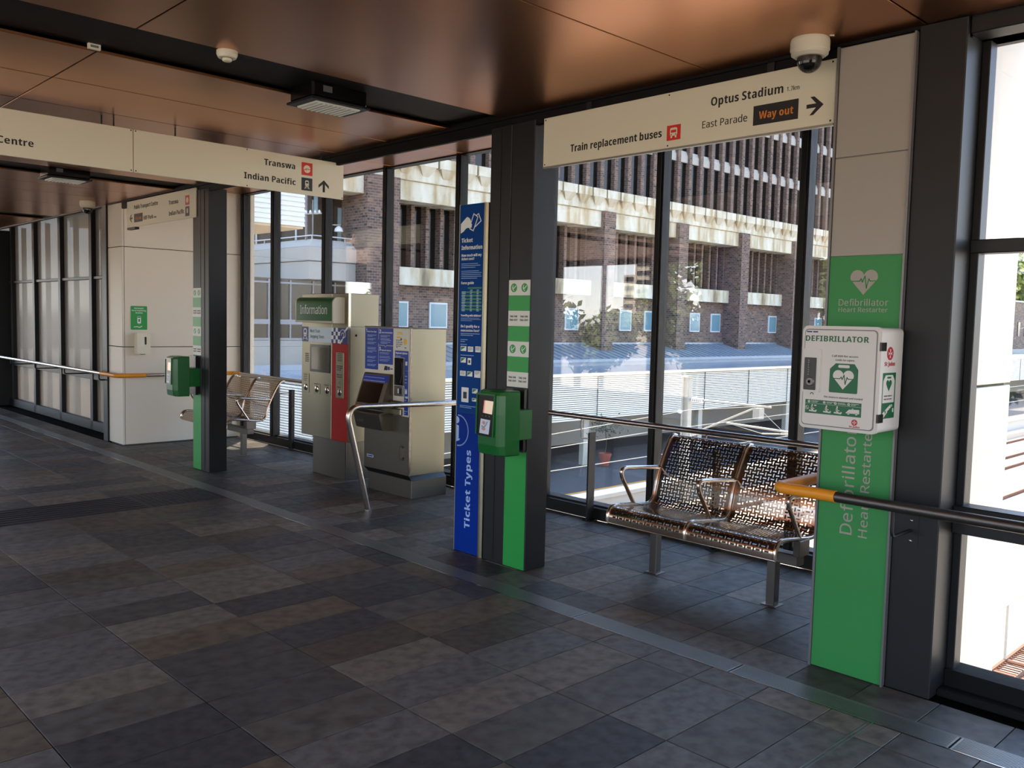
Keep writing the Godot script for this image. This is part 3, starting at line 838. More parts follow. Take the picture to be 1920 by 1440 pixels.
func ticket_column() -> void:
	var s := thing("ticket_poster", "tall narrow blue ticket information panel left of the middle pillar", "sign", Vector3(-0.49, 0, -3.06))
	bx("backing", M.kiosk_blue, s, -0.652, -0.40, 0.0, 2.438, -3.09, -3.03, 0.003)
	bx("side_return", M.poster_deep_blue, s, -0.405, -0.346, 0.0, 2.436, -3.09, -3.062, 0.003)
	bx("upper_poster", M.poster_blue, s, -0.648, -0.403, 0.985, 2.435, -3.03, -3.022)
	bx("lower_poster", M.poster_deep_blue, s, -0.648, -0.403, 0.004, 0.983, -3.03, -3.022)
	var b := B.new()
	b.tube(PackedVector3Array([Vector3(-0.380, 0.0, -3.034), Vector3(-0.380, 2.434, -3.034)]), 0.0235, 16)
	put(b, "edge_tube", M.steel, s, "satin silver edge tube")
	bx("edge_strip", M.sign_edge, s, -0.656, -0.648, 0.0, 2.438, -3.05, -3.02)
	var t := Transform3D(Basis(), Vector3(0, 0, -3.022))
	# hand with two tickets
	b = B.new()
	b.prism(pts2([-0.640, 2.24, -0.640, 2.305, -0.577, 2.35, -0.558, 2.345, -0.54, 2.33, -0.532, 2.305, -0.524, 2.296, -0.528, 2.275, -0.545, 2.272, -0.565, 2.276, -0.588, 2.27, -0.61, 2.252]), t, 0, 0.001)
	put(b, "hand_symbol", M.white_print, s)
	b = B.new()
	stroke(b, pts2([-0.532, 2.31, -0.506, 2.367, -0.463, 2.343, -0.508, 2.252, -0.545, 2.268]), 0.007, t, 0.0005, 0.0016)
	stroke(b, pts2([-0.478, 2.355, -0.457, 2.365, -0.430, 2.315, -0.49, 2.278]), 0.007, t, 0, 0.001)
	put(b, "ticket_outline", M.white_print, s)
	for r in [["Ticket", -0.629, 2.176, 0.115, 0.028], ["Information", -0.628, 2.126, 0.215, 0.028], ["How much will my", -0.627, 2.078, 0.208, 0.018], ["ticket cost?", -0.627, 2.054, 0.135, 0.017], ["Fares guide", -0.624, 1.888, 0.132, 0.018], ["Travelling with children?", -0.622, 1.665, 0.212, 0.014], ["Do I qualify for a", -0.620, 1.588, 0.192, 0.018], ["concession fare?", -0.620, 1.56, 0.195, 0.016]]:
		text(s, r[0], true, M.white_print, Vector3(r[1], r[2], -3.0219), r[3], r[4])
	b = B.new()
	small_print(b, t, -0.626, -0.425, 2.03, 0.0125, 3, 0.0035)
	small_print(b, t, -0.625, -0.405, 1.98, 0.0125, 5, 0.0035)
	small_print(b, t, -0.622, -0.41, 1.655, 0.009, 3, 0.0022)
	small_print(b, t, -0.620, -0.41, 1.548, 0.0115, 2, 0.004)
	small_print(b, t, -0.620, -0.54, 1.505, 0.013, 2, 0.0035)
	small_print(b, t, -0.620, -0.51, 1.472, 0.02, 1, 0.004)
	small_print(b, t, -0.618, -0.47, 1.397, 0.02, 1, 0.004)
	small_print(b, t, -0.615, -0.44, 1.043, 0.011, 2, 0.004)
	put(b, "small_print", M.pale_print, s).set_meta("kind", "stuff")
	b = B.new()
	b.box(-0.554, -0.411, 1.856, 1.866, -3.022, -3.0212)
	for k in 6: b.box(-0.622, -0.411, 1.826 - k * 0.0235, 1.8385 - k * 0.0235, -3.022, -3.0212)
	put(b, "fare_rows", M.table_green, s)
	b = B.new()
	for k in 13:
		for c in [[-0.615, 0.045], [-0.528, 0.025], [-0.46, 0.025]]:
			if k == 0 and c[0] < -0.6: continue
			b.box(c[0], c[0] + c[1] * rng.randf_range(0.7, 1.0), 1.8485 - k * 0.0118 - 0.005, 1.8485 - k * 0.0118, -3.0215, -3.0207)
	put(b, "fare_figures", M.pale_print, s).set_meta("kind", "stuff")
	for r in [[-0.618, 1.424, 0.060, 0.034, 0], [-0.541, 1.421, 0.055, 0.036, 1], [-0.463, 1.421, 0.055, 0.04, 1], [-0.616, 1.343, 0.056, 0.035, 0], [-0.541, 1.331, 0.037, 0.046, 2], [-0.620, 1.250, 0.06, 0.035, 1], [-0.544, 1.25, 0.055, 0.033, 0], [-0.468, 1.246, 0.062, 0.047, 1], [-0.600, 1.067, 0.075, 0.103, 2], [-0.487, 1.135, 0.056, 0.033, 0], [-0.487, 1.079, 0.056, 0.023, 0]]:
		b = B.new(); b.box(r[0], r[0] + r[2], r[1], r[1] + r[3], -3.022, -3.0212)
		var c := put(b, "ticket_picture", M.white_print, s)
		b = B.new()
		if r[4] == 0: b.prism(pts2([r[0] + 0.004, r[1] + 0.004, r[0] + r[2] * 0.9, r[1] + r[3] * 0.9, r[0] + 0.004, r[1] + r[3] * 0.9]), Transform3D(Basis(), Vector3(0, 0, -3.0212)), 0, 0.0005)
		elif r[4] == 1: small_print(b, Transform3D(Basis(), Vector3(0, 0, -3.0212)), r[0] + 0.006, r[0] + r[2] - 0.006, r[1] + r[3] - 0.006, 0.008, 3, 0.003, 0.0005)
		else: b.box(r[0] + r[2] * 0.25, r[0] + r[2] * 0.75, r[1] + r[3] * 0.25, r[1] + r[3] * 0.7, -3.0212, -3.0207)
		put(b, "picture_print", M.table_green if r[4] < 1 else M.navy_print, c)
	# big circled i, cut by the panel's left edge
	b = B.new()
	var arc := PackedVector2Array()
	for k in 25:
		var a := -1.62 + 3.2 * k / 24
		arc.append(Vector2(-0.628 + 0.107 * cos(a), 0.862 + 0.108 * sin(a)))
	stroke(b, arc, 0.009, t, 0, 0.001)
	var dot := PackedVector2Array()
	for k in 12: dot.append(Vector2(-0.646 + 0.028 * cos(-PI / 2 + PI * k / 11), 0.935 + 0.026 * sin(-PI / 2 + PI * k / 11)))
	b.prism(dot, t, 0, 0.001)
	b.prism(pts2([-0.647, 0.782, -0.615, 0.792, -0.606, 0.806, -0.622, 0.802, -0.622, 0.895, -0.636, 0.9, -0.647, 0.9]), t, 0, 0.001)
	put(b, "information_symbol", M.pale_print, s)
	text(s, "Ticket Types", true, M.pale_print, Vector3(-0.487, 0.178, -3.0219), 0.555, 0.056, Basis(Vector3(0, 0, 1), PI / 2))

func tag_symbol(b: B, d: B, cx: float, cy: float, t: Transform3D) -> void:
	b.prism(oval(cx, cy, 0.029, 0.029, 20), t, 0.0005, 0.0012)
	stroke(d, pts2([cx - 0.014, cy + 0.002, cx - 0.002, cy - 0.006, cx + 0.018, cy + 0.012]), 0.005, t, 0.0012, 0.0016)
	stroke(d, pts2([cx - 0.008, cy + 0.016, cx - 0.012, cy - 0.008, cx + 0.002, cy - 0.02]), 0.004, t, 0.0012, 0.0016)

func sticker(x0: float, x1: float, label: String) -> void:
	var s := thing("striped_sticker", label, "sticker", Vector3((x0 + x1) / 2, 0, -3.019))
	var t := Transform3D(Basis(), Vector3(0, 0, -3.0195))
	for k in 7:
		var y1 := 1.908 - k * 0.1
		var b := B.new(); b.box(x0, x1, y1 - 0.0995, y1, -3.0202, -3.0190)
		var band := put(b, "white_band" if k % 2 == 0 else "green_band", M.sticker_white if k % 2 == 0 else M.sticker_green, s)
		if k % 4 == 0:
			var c := B.new(); var d := B.new()
			for u in [0.24, 0.74]:
				tag_symbol(c, d, lerpf(x0, x1, u), y1 - 0.05, t)
			put(c, "tag_disc", M.sticker_green, band); put(d, "tag_mark", M.white_print, band)
		elif k % 4 == 2:
			for u in [0.06, 0.55]:
				text(band, "TAG ON", true, M.ink, Vector3(lerpf(x0, x1, u + 0.015), y1 - 0.043, -3.0189), 0.068, 0.0125)
				text(band, "TAG OFF", true, M.ink, Vector3(lerpf(x0, x1, u), y1 - 0.066, -3.0189), 0.076, 0.0125)
	var b2 := B.new(); b2.box(x0, x1, 0.004, 0.80, -3.0202, -3.0190)
	put(b2, "green_band", M.sticker_green, s)

func reader(xc: float, label: String) -> void:
	var o := thing("card_reader", label, "card reader", Vector3(xc, 0.78, -2.9))
	var up := Transform3D(Basis(Vector3.RIGHT, -PI / 2), Vector3(xc, 0, -2.9))   # plan (x, depth towards the viewer) extruded upwards
	var hull := pts2([-0.130, 0.0, -0.135, 0.105, -0.128, 0.128, -0.10, 0.148, 0.075, 0.16, 0.095, 0.153, 0.118, 0.12, 0.127, 0.0])
	# body: rows of the plan outline shrink and lean at the top and bottom, as a moulded case does
	var rows := [[0.785, 0.95, 0.80], [0.793, 1.0, 0.93], [0.85, 1.0, 0.985], [1.05, 1.0, 1.0], [1.17, 0.99, 0.985], [1.19, 0.975, 0.93], [1.198, 0.93, 0.72]]
	var b := B.new()
	var m := hull.size()
	var ringp := func(r: Array, k: int) -> Vector3: return Vector3(xc + hull[k].x * r[1], r[0], -2.9 - hull[k].y * r[2] * -1.0)
	for i in rows.size() - 1:
		for k in m:
			var j := (k + 1) % m
			var a: Vector3 = ringp.call(rows[i], k); var c: Vector3 = ringp.call(rows[i], j)
			var d: Vector3 = ringp.call(rows[i + 1], j); var e: Vector3 = ringp.call(rows[i + 1], k)
			var nn := (c - a).cross(e - a).normalized()
			if nn.dot((a + d) / 2 - Vector3(xc, 0.99, -2.85)) < 0: nn = -nn
			b.tri(a, c, d, nn, nn, nn); b.tri(a, d, e, nn, nn, nn)
	for e in [0, rows.size() - 1]:
		var nn := Vector3.DOWN if e == 0 else Vector3.UP
		var cc := Vector3(xc, rows[e][0], -2.84)
		for k in m:
			b.tri(cc, ringp.call(rows[e], k), ringp.call(rows[e], (k + 1) % m), nn, nn, nn)
	put(b, "case", M.reader_green, o)
	# sunk black front
	var t := Transform3D(Basis(Vector3.UP, -0.07), Vector3(xc, 0, -2.7455))
	b = B.new()
	b.prism(PackedVector2Array([Vector2(-0.115, 0.915), Vector2(-0.105, 0.905), Vector2(0.04, 0.905), Vector2(0.053, 0.918), Vector2(0.064, 1.16), Vector2(0.056, 1.17), Vector2(-0.102, 1.168), Vector2(-0.11, 1.16)]), t, -0.004, 0.004)
	var face := put(b, "front_panel", M.reader_black, o)
	b = B.new()
	stroke(b, pts2([-0.118, 0.915, -0.112, 1.172, 0.068, 1.174, 0.055, 0.91]), 0.011, t, 0, 0.010)
	put(b, "front_rim", M.reader_green, o)
	b = B.new(); b.prism(pts2([-0.040, 1.053, 0.040, 1.05, 0.052, 1.133, -0.030, 1.134]), t, 0.004, 0.0055)
	put(b, "screen", M.lit_screen, face, "pale lit screen")
	b = B.new(); b.prism(pts2([-0.053, 1.053, -0.041, 1.053, -0.031, 1.134, -0.041, 1.134]), t, 0.004, 0.0055)
	put(b, "screen_edge", M.lit_screen_red, face)
	for k in 3:
		b = B.new(); b.prism(oval(-0.055 + k * 0.035, 1.034, 0.004, 0.004, 10), t, 0.004, 0.006)
		put(b, "indicator", M.grey_trim, face)
	b = B.new(); b.prism(pts2([-0.086, 0.921, 0.010, 0.919, 0.024, 1.012, -0.073, 1.014]), t, 0.004, 0.0055)
	var pad := put(b, "card_pad", M.card_white, face, "white card touch pad with a printed hand")
	b = B.new(); b.prism(oval(-0.042, 0.952, 0.02, 0.012), t, 0.0055, 0.006); b.prism(oval(-0.04, 0.99, 0.016, 0.012), t, 0.0055, 0.006)
	put(b, "pad_print", M.card_pink, face)
	b = B.new(); stroke(b, pts2([-0.062, 0.968, -0.04, 0.962, -0.02, 0.975, -0.005, 0.998]), 0.009, t, 0.0055, 0.0063)
	put(b, "pad_print", M.card_teal, face)
	bx("bracket", M.reader_green, o, xc - 0.11, xc + 0.122, 0.882, 1.075, -3.0185, -2.9, 0.004)
	bx("back_plate", M.reader_black, o, xc - 0.10, xc + 0.07, 0.79, 1.2, -3.0185, -2.99)

func readers() -> void:
	sticker(-0.138, 0.060, "green and white striped tag on sticker down the middle pillar")
	sticker(-4.955, -4.765, "green and white striped tag on sticker down the left pillar")
	reader(-0.012, "green smart card reader on the middle pillar with lit screen")
	reader(-4.90, "green smart card reader on the left pillar in front of the white wall")

func kiosk() -> void:
	var o := thing("information_kiosk", "tall stainless information kiosk with green header and red help strip", "kiosk", Vector3(-3.77, 0, -4.0))
	bx("plinth", M.machine_grey, o, -4.0, -3.37, 0.0, 0.39, -4.17, -3.892, 0.004)
	bx("plinth_edge", M.polished_steel, o, -3.385, -3.37, 0.0, 0.39, -3.893, -3.889)
	bx("cabinet", M.steel, o, -4.19, -3.345, 0.385, 1.878, -4.25, -3.905, 0.004)
	var Z := -3.88
	bx("front_panel", M.steel, o, -4.213, -3.632, 0.39, 1.875, -3.903, Z, 0.003)
	bx("upper_front", M.steel, o, -3.630, -3.337, 1.377, 1.875, -3.903, Z, 0.003)
	bx("red_strip", M.kiosk_red, o, -3.630, -3.337, 0.39, 1.375, -3.903, Z, 0.003, "dark red emergency strip")
	bx("front_edge", M.polished_steel, o, -3.352, -3.334, 0.39, 1.877, -3.908, Z - 0.002)
	# header, rounded along its top front edge
	var t := Transform3D(WX, Vector3(0, 0, 0))      # profile in (-z, y), run along +x
	var prof := PackedVector2Array([Vector2(3.88, 1.578), Vector2(3.75, 1.578), Vector2(3.745, 1.583), Vector2(3.745, 1.775)])
	for k in 7: prof.append(Vector2(3.805 - 0.06 * cos(PI / 2 * k / 6), 1.776 + 0.06 * sin(PI / 2 * k / 6)))
	prof.append(Vector2(3.88, 1.836))
	var b := B.new(); b.prism(prof, t, -4.118, -3.40, true)
	var h := put(b, "header_box", M.cream_plastic, o)
	b = B.new()
	b.prism(rrect(-4.098, 1.598, -3.418, 1.772, 0.006), Transform3D(Basis(), Vector3(0, 0, -3.745)), 0, 0.0012)
	for k in 5:   # green wraps over the curve
		var a0 := PI / 2 * k / 6.0; var a1 := PI / 2 * (k + 1) / 6.0
		var z0 := -3.805 + 0.0612 * cos(a0); var z1 := -3.805 + 0.0612 * cos(a1)
		var y0 := 1.776 + 0.0612 * sin(a0) - (0.006 if k == 0 else 0.0); var y1 := 1.776 + 0.0612 * sin(a1)
		b.quad(Vector3(-4.098, y0, z0), Vector3(-3.418, y0, z0), Vector3(-3.418, y1, z1), Vector3(-4.098, y1, z1), Vector3(0, sin((a0 + a1) / 2), cos((a0 + a1) / 2)))
	put(b, "green_face", M.sign_green, h)
	text(h, "Information", false, M.white_print, Vector3(-4.02, 1.665, -3.7437), 0.51, 0.088)
	# printed strip
	bx("train_square", M.kiosk_blue, o, -4.211, -4.078, 1.376, 1.532, Z, Z + 0.0015)
	bx("pale_strip", M.kiosk_pale, o, -4.078, -3.637, 1.376, 1.532, Z, Z + 0.0015)
	bx("hearing_square", M.kiosk_blue, o, -3.637, -3.338, 1.376, 1.532, Z, Z + 0.0015)
	t = Transform3D(Basis(), Vector3(0, 0, Z + 0.0015))
	b = B.new()
	b.prism(rrect(-4.178, 1.43, -4.113, 1.515, 0.022), t, 0, 0.001)
	stroke(b, pts2([-4.172, 1.425, -4.188, 1.395]), 0.01, t, 0, 0.001); stroke(b, pts2([-4.119, 1.425, -4.103, 1.395]), 0.01, t, 0, 0.001)
	stroke(b, pts2([-4.178, 1.408, -4.113, 1.408]), 0.006, t, 0, 0.001)
	put(b, "train_symbol", M.white_print, o)
	b = B.new(); b.prism(rrect(-4.165, 1.47, -4.126, 1.5, 0.006), t, 0.001, 0.0015); b.prism(oval(-4.162, 1.447, 0.007, 0.007, 10), t, 0.001, 0.0015); b.prism(oval(-4.129, 1.447, 0.007, 0.007, 10), t, 0.001, 0.0015)
	put(b, "train_window", M.kiosk_blue, o)
	text(o, "Next Train", false, M.ink, Vector3(-4.045, 1.475, Z + 0.0015), 0.19, 0.032)
	text(o, "Stopping Times", false, M.ink, Vector3(-4.045, 1.418, Z + 0.0015), 0.27, 0.032)
	b = B.new()
	for i in 4:
		for j in 4:
			if (i + j) % 2 == 0: b.box(-3.637 + i * 0.039, -3.598 + i * 0.039, 1.493 - j * 0.039, 1.532 - j * 0.039, Z + 0.0015, Z + 0.0022)
	put(b, "chequer", M.white_print, o)
	b = B.new()
	var ear := PackedVector2Array()
	for k in 15: ear.append(Vector2(-3.43 + 0.05 * cos(2.9 - 3.5 * k / 14), 1.47 + 0.045 * sin(2.9 - 3.5 * k / 14)))
	ear.append(Vector2(-3.425, 1.43)); ear.append(Vector2(-3.448, 1.395))
	stroke(b, ear, 0.009, t, 0, 0.001)
	stroke(b, pts2([-3.455, 1.46, -3.44, 1.482, -3.415, 1.48, -3.408, 1.455, -3.43, 1.435]), 0.007, t, 0, 0.001)
	stroke(b, pts2([-3.475, 1.38, -3.445, 1.41]), 0.02, t, 0, 0.001)
	stroke(b, pts2([-3.40, 1.495, -3.345, 1.535]), 0.02, t, 0, 0.001)
	put(b, "hearing_symbol", M.white_print, o)
	# screen
	b = B.new()
	b.prism(rrect(-4.037, 1.066, -3.66, 1.352, 0.003), t, -0.002, 0.006)
	var f := put(b, "screen_frame", M.reader_black, o)
	b = B.new(); b.prism(rrect(-4.008, 1.093, -3.688, 1.325, 0.003), t, 0.006, 0.0065)
	put(b, "screen", M.screen_glass, f)
	b = B.new()
	for k in 5: b.prism(rrect(-4.142, 1.165 + k * 0.02, -4.072, 1.175 + k * 0.02, 0.004, 3), t, -0.001, 0.0002)
	put(b, "speaker_slots", M.ink, o)
	for r in [[-4.173, -4.066, 0.842, 1.038, "button_plate"], [-3.958, -3.85, 0.842, 0.948, "button_plate"], [-3.758, -3.65, 0.842, 0.948, "button_plate"], [-3.543, -3.400, 0.826, 1.285, "help_plate"]]:
		bx(r[4], M.steel, o, r[0], r[1], r[2], r[3], Z, Z + 0.006, 0.002)
	for r in [[-4.12, 0.895], [-3.905, 0.888], [-3.705, 0.888], [-3.468, 0.885]]:
		b = B.new(); b.lathe([[0.0, 0.012], [0.025, 0.009], [0.032, 0.006], [0.036, 0.0]], Transform3D(Basis(Vector3.RIGHT, PI / 2), Vector3(r[0], r[1], Z + 0.006)), 18)
		put(b, "push_button", M.polished_steel, o)
	bx("button_plate", M.steel, o, -3.519, -3.423, 0.836, 0.945, Z + 0.006, Z + 0.009, 0.002)
	b = B.new()
	for k in 5: b.prism(rrect(-3.515, 1.2 + k * 0.017, -3.432, 1.207 + k * 0.017, 0.003, 3), t, 0.005, 0.0064)
	put(b, "help_slots", M.ink, o)
	for r in [["Emergency", 1.145], ["Press button", 1.125], ["to call", 1.105], ["Wait for", 1.055], ["response", 1.035]]:
		text(o, r[0], false, M.ink, Vector3(-3.525, r[1], Z + 0.006), 0.1 if len(r[0]) > 7 else 0.07, 0.012)
	b = B.new(); b.prism(oval(-3.472, 0.982, 0.007, 0.007, 10), t, 0.006, 0.008); put(b, "red_lamp", M.crimson, o)
	b = B.new(); small_print(b, t, -4.16, -4.08, 1.03, 0.02, 4, 0.006, 0.0068); small_print(b, t, -3.95, -3.86, 0.943, 0.02, 1, 0.006, 0.0068); small_print(b, t, -3.75, -3.66, 0.943, 0.02, 1, 0.006, 0.0068); small_print(b, t, -3.51, -3.43, 0.94, 0.02, 1, 0.006, 0.01)
	put(b, "small_print", M.ink, o).set_meta("kind", "stuff")
	b = B.new(); b.lathe([[0.0, 0.004], [0.012, 0.004], [0.014, 0.0]], Transform3D(Basis(Vector3(0, 0, 1), -PI / 2), Vector3(-3.345, 1.46, -3.978)), 16)
	put(b, "side_lock", M.polished_steel, o)
	bx("side_seam", M.ink, o, -3.3452, -3.3445, 1.545, 1.549, -4.25, -3.91)

func ticket_machine() -> void:
	var o := thing("ticket_machine", "lower stainless ticket vending machine with tilted black touch screen", "ticket machine", Vector3(-2.64, 0, -4.05))
	bx("plinth", M.machine_grey, o, -2.925, -2.24, 0.0, 0.168, -4.262, -3.852, 0.003)
	var b := B.new()      # undercut between plinth and door
	b.quad(Vector3(-3.0, 0.205, -3.85), Vector3(-2.285, 0.205, -3.85), Vector3(-2.24, 0.168, -3.856), Vector3(-2.925, 0.168, -3.856))
	b.quad(Vector3(-2.285, 0.205, -3.85), Vector3(-2.28, 0.205, -4.262), Vector3(-2.24, 0.168, -4.262), Vector3(-2.24, 0.168, -3.856))
	b.box(-2.9, -2.3, 0.15, 0.21, -4.2, -3.87)
	put(b, "kick_chamfer", M.reader_black, o)
	bx("cabinet", M.steel, o, -2.998, -2.282, 0.203, 1.552, -4.268, -3.866, 0.004)
	bx("top_cap", M.machine_grey, o, -3.002, -2.30, 1.55, 1.562, -3.95, -3.846, 0.003)
	var Z := -3.85
	bx("upper_front", M.cream_plastic, o, -2.997, -2.292, 0.745, 1.55, -3.868, Z, 0.002)
	bx("lower_door", M.machine_grey, o, -2.997, -2.285, 0.205, 0.742, -3.868, Z, 0.003)
	var t := Transform3D(Basis(), Vector3(0, 0, Z))
	# instruction panels
	b = B.new(); b.prism(pts2([-2.994, 1.153, -2.778, 1.153, -2.778, 1.40, -2.770, 1.42, -2.778, 1.44, -2.779, 1.547, -2.994, 1.547]), t, 0, 0.0012)
	put(b, "blue_panel", M.machine_blue, o)
	b = B.new(); b.prism(pts2([-2.773, 1.387, -2.68, 1.387, -2.664, 1.372, -2.648, 1.387, -2.544, 1.387, -2.544, 1.547, -2.773, 1.547]), t, 0, 0.0012)
	put(b, "blue_panel", M.machine_blue, o)
	b = B.new(); b.prism(pts2([-2.773, 1.210, -2.544, 1.210, -2.544, 1.383, -2.645, 1.383, -2.664, 1.366, -2.683, 1.383, -2.773, 1.383]), t, 0, 0.0012)
	put(b, "blue_panel", M.machine_blue, o)
	var F := Z + 0.0012
	text(o, "1", true, M.white_print, Vector3(-2.978, 1.503, F), 0.013, 0.036)
	text(o, "Select Fare Type", true, M.white_print, Vector3(-2.955, 1.505, F), 0.145, 0.011)
	text(o, "2", true, M.white_print, Vector3(-2.765, 1.498, F), 0.03, 0.036)
	text(o, "Select Destination", true, M.white_print, Vector3(-2.728, 1.500, F), 0.17, 0.012)
	text(o, "3", true, M.white_print, Vector3(-2.765, 1.335, F), 0.027, 0.036)
	text(o, "Payment Options", true, M.white_print, Vector3(-2.728, 1.335, F), 0.155, 0.012)
	b = B.new()
	var tf := Transform3D(Basis(), Vector3(0, 0, F))
	for y in [1.48, 1.445, 1.41, 1.36, 1.33, 1.275, 1.24, 1.2]:
		small_print(b, tf, -2.955, -2.80, y, 0.012, 2, 0.005, 0.0008)
	for y in [1.48, 1.45, 1.42]:
		small_print(b, tf, -2.74, -2.58, y, 0.012, 2, 0.005, 0.0008)
	for y in [1.32, 1.285, 1.255]:
		small_print(b, tf, -2.755, -2.57, y, 0.012, 2, 0.004, 0.0008)
	put(b, "small_print", M.pale_print, o).set_meta("kind", "stuff")
	# right column
	bx("notice", M.sticker_white, o, -2.535, -2.305, 1.361, 1.537, Z, Z + 0.0012)
	text(o, "20%", true, M.yellow_print, Vector3(-2.49, 1.49, F), 0.09, 0.03)
	b = B.new(); b.prism(oval(-2.36, 1.43, 0.026, 0.03, 12), tf, 0, 0.0008); small_print(b, tf, -2.49, -2.39, 1.475, 0.02, 1, 0.014, 0.0008)
	put(b, "notice_print", M.yellow_print, o)
	b = B.new(); small_print(b, tf, -2.50, -2.39, 1.445, 0.018, 4, 0.008, 0.0008); put(b, "notice_print", M.grey_trim, o)
	b = B.new(); b.prism(oval(-2.42, 1.452, 0.014, 0.011, 10), tf, 0, 0.0009); b.box(-2.49, -2.475, 1.37, 1.38, F, F + 0.0008); b.box(-2.37, -2.34, 1.37, 1.378, F, F + 0.0008)
	put(b, "notice_print", M.table_green, o)
	b = B.new(); b.prism(pts2([-2.512, 1.283, -2.364, 1.283, -2.364, 0.76, -2.303, 0.76, -2.309, 1.346, -2.514, 1.346]), t, 0, 0.0012)
	put(b, "payment_panel", M.machine_blue, o)
	text(o, "Payment Options", true, M.white_print, Vector3(-2.5, 1.316, F), 0.175, 0.017)
	b = B.new(); small_print(b, tf, -2.5, -2.37, 1.298, 0.02, 1, 0.008, 0.0008)
	for y in [1.12, 1.09, 1.06, 1.0, 0.93, 0.9, 0.8, 0.78]: small_print(b, tf, -2.358, -2.31, y, 0.014, 1, 0.007, 0.0008)
	b.box(-2.36, -2.305, 1.165, 1.1665, F, F + 0.0008); b.box(-2.36, -2.305, 0.87, 0.8715, F, F + 0.0008)
	put(b, "small_print", M.pale_print, o).set_meta("kind", "stuff")
	for r in [[-2.352, 1.215, 0.028, 0.036], [-2.352, 0.955, 0.03, 0.035], [-2.345, 0.915, 0.035, 0.018]]:
		bx("payment_icon", M.white_print, o, r[0], r[0] + r[2], r[1], r[1] + r[3], F, F + 0.0008)
	bx("card_terminal", M.dark_glass, o, -2.508, -2.366, 1.028, 1.28, Z, Z + 0.012, 0.004)
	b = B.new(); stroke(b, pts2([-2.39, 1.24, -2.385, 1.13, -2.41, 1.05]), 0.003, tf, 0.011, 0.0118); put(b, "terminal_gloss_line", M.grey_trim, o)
	bx("note_slot", M.machine_grey, o, -2.505, -2.374, 0.93, 1.022, Z, Z + 0.015, 0.004)
	bx("note_slot_mouth", M.ink, o, -2.45, -2.38, 0.95, 1.005, Z + 0.015, Z + 0.016)
	bx("note_slot_card", M.white_print, o, -2.445, -2.425, 0.955, 1.0, Z + 0.016, Z + 0.017)
	bx("coin_slot", M.steel, o, -2.53, -2.38, 0.835, 0.885, Z, Z + 0.04, 0.008)
	bx("coin_slot", M.steel, o, -2.56, -2.38, 0.752, 0.815, Z, Z + 0.03, 0.008)
	b = B.new(); b.prism(pts2([-2.685, 1.155, -2.632, 1.155, -2.632, 1.195, -2.67, 1.195]), t, 0, 0.0012); put(b, "coins_symbol", M.ink, o)
	bx("coins_square", M.machine_blue, o, -2.628, -2.592, 1.158, 1.19, Z, Z + 0.0012)
	text(o, "Coins", true, M.ink, Vector3(-2.586, 1.165, Z), 0.04, 0.014)
	# console: tilted screen above, delivery tray below, one moulding
	var prof := pts2([3.868, 1.122, 3.83, 1.122, 3.815, 1.112, 3.718, 0.83, 3.722, 0.805, 3.76, 0.785, 3.76, 0.777, 3.70, 0.762, 3.693, 0.75, 3.73, 0.61, 3.745, 0.603, 3.868, 0.60])
	b = B.new(); b.prism(prof, Transform3D(WX, Vector3.ZERO), -2.955, -2.535)
	var c := put(b, "console", M.machine_grey, o)
	var top := Vector3(0, 1.112, -3.815); var bot := Vector3(0, 0.83, -3.718)
	var dn := (bot - top).normalized()
	var slope := Transform3D(Basis(Vector3.RIGHT, -dn, Vector3.RIGHT.cross(-dn)), top)
	b = B.new(); b.prism(rrect(-2.945, -0.075, -2.545, -0.01, 0.004), slope, 0, 0.0012); put(b, "blue_header", M.machine_blue, c)
	b = B.new(); small_print(b, slope, -2.93, -2.56, -0.062, 0.02, 1, 0.006, 0.002); small_print(b, slope, -2.93, -2.56, -0.03, 0.02, 1, 0.005, 0.002); put(b, "header_print", M.pale_print, c).set_meta("kind", "stuff")
	b = B.new(); b.prism(rrect(-2.935, -0.285, -2.60, -0.082, 0.004), slope, 0, 0.002); put(b, "touch_screen", M.dark_glass, c, "black tilted touch screen")
	bx("tray_mouth", M.ink, c, -2.925, -2.80, 0.66, 0.71, -3.722, -3.709)
	# door furniture
	b = B.new(); b.prism(rrect(-2.422, 0.338, -2.352, 0.475, 0.033, 8), t, 0, 0.006); put(b, "lock_plate", M.polished_steel, o)
	b = B.new(); b.prism(rrect(-2.408, 0.352, -2.366, 0.462, 0.02, 8), t, 0.006, 0.012); put(b, "lock_handle", M.machine_grey, o)
	bx("maker_plate", M.white_print, o, -2.943, -2.84, 0.308, 0.332, Z, Z + 0.001)
	bx("plate_print", M.machine_blue, o, -2.938, -2.845, 0.313, 0.327, Z + 0.001, Z + 0.0015)
	bx("cabinet_edge", M.polished_steel, o, -2.289, -2.281, 0.205, 1.55, -3.870, -3.849)

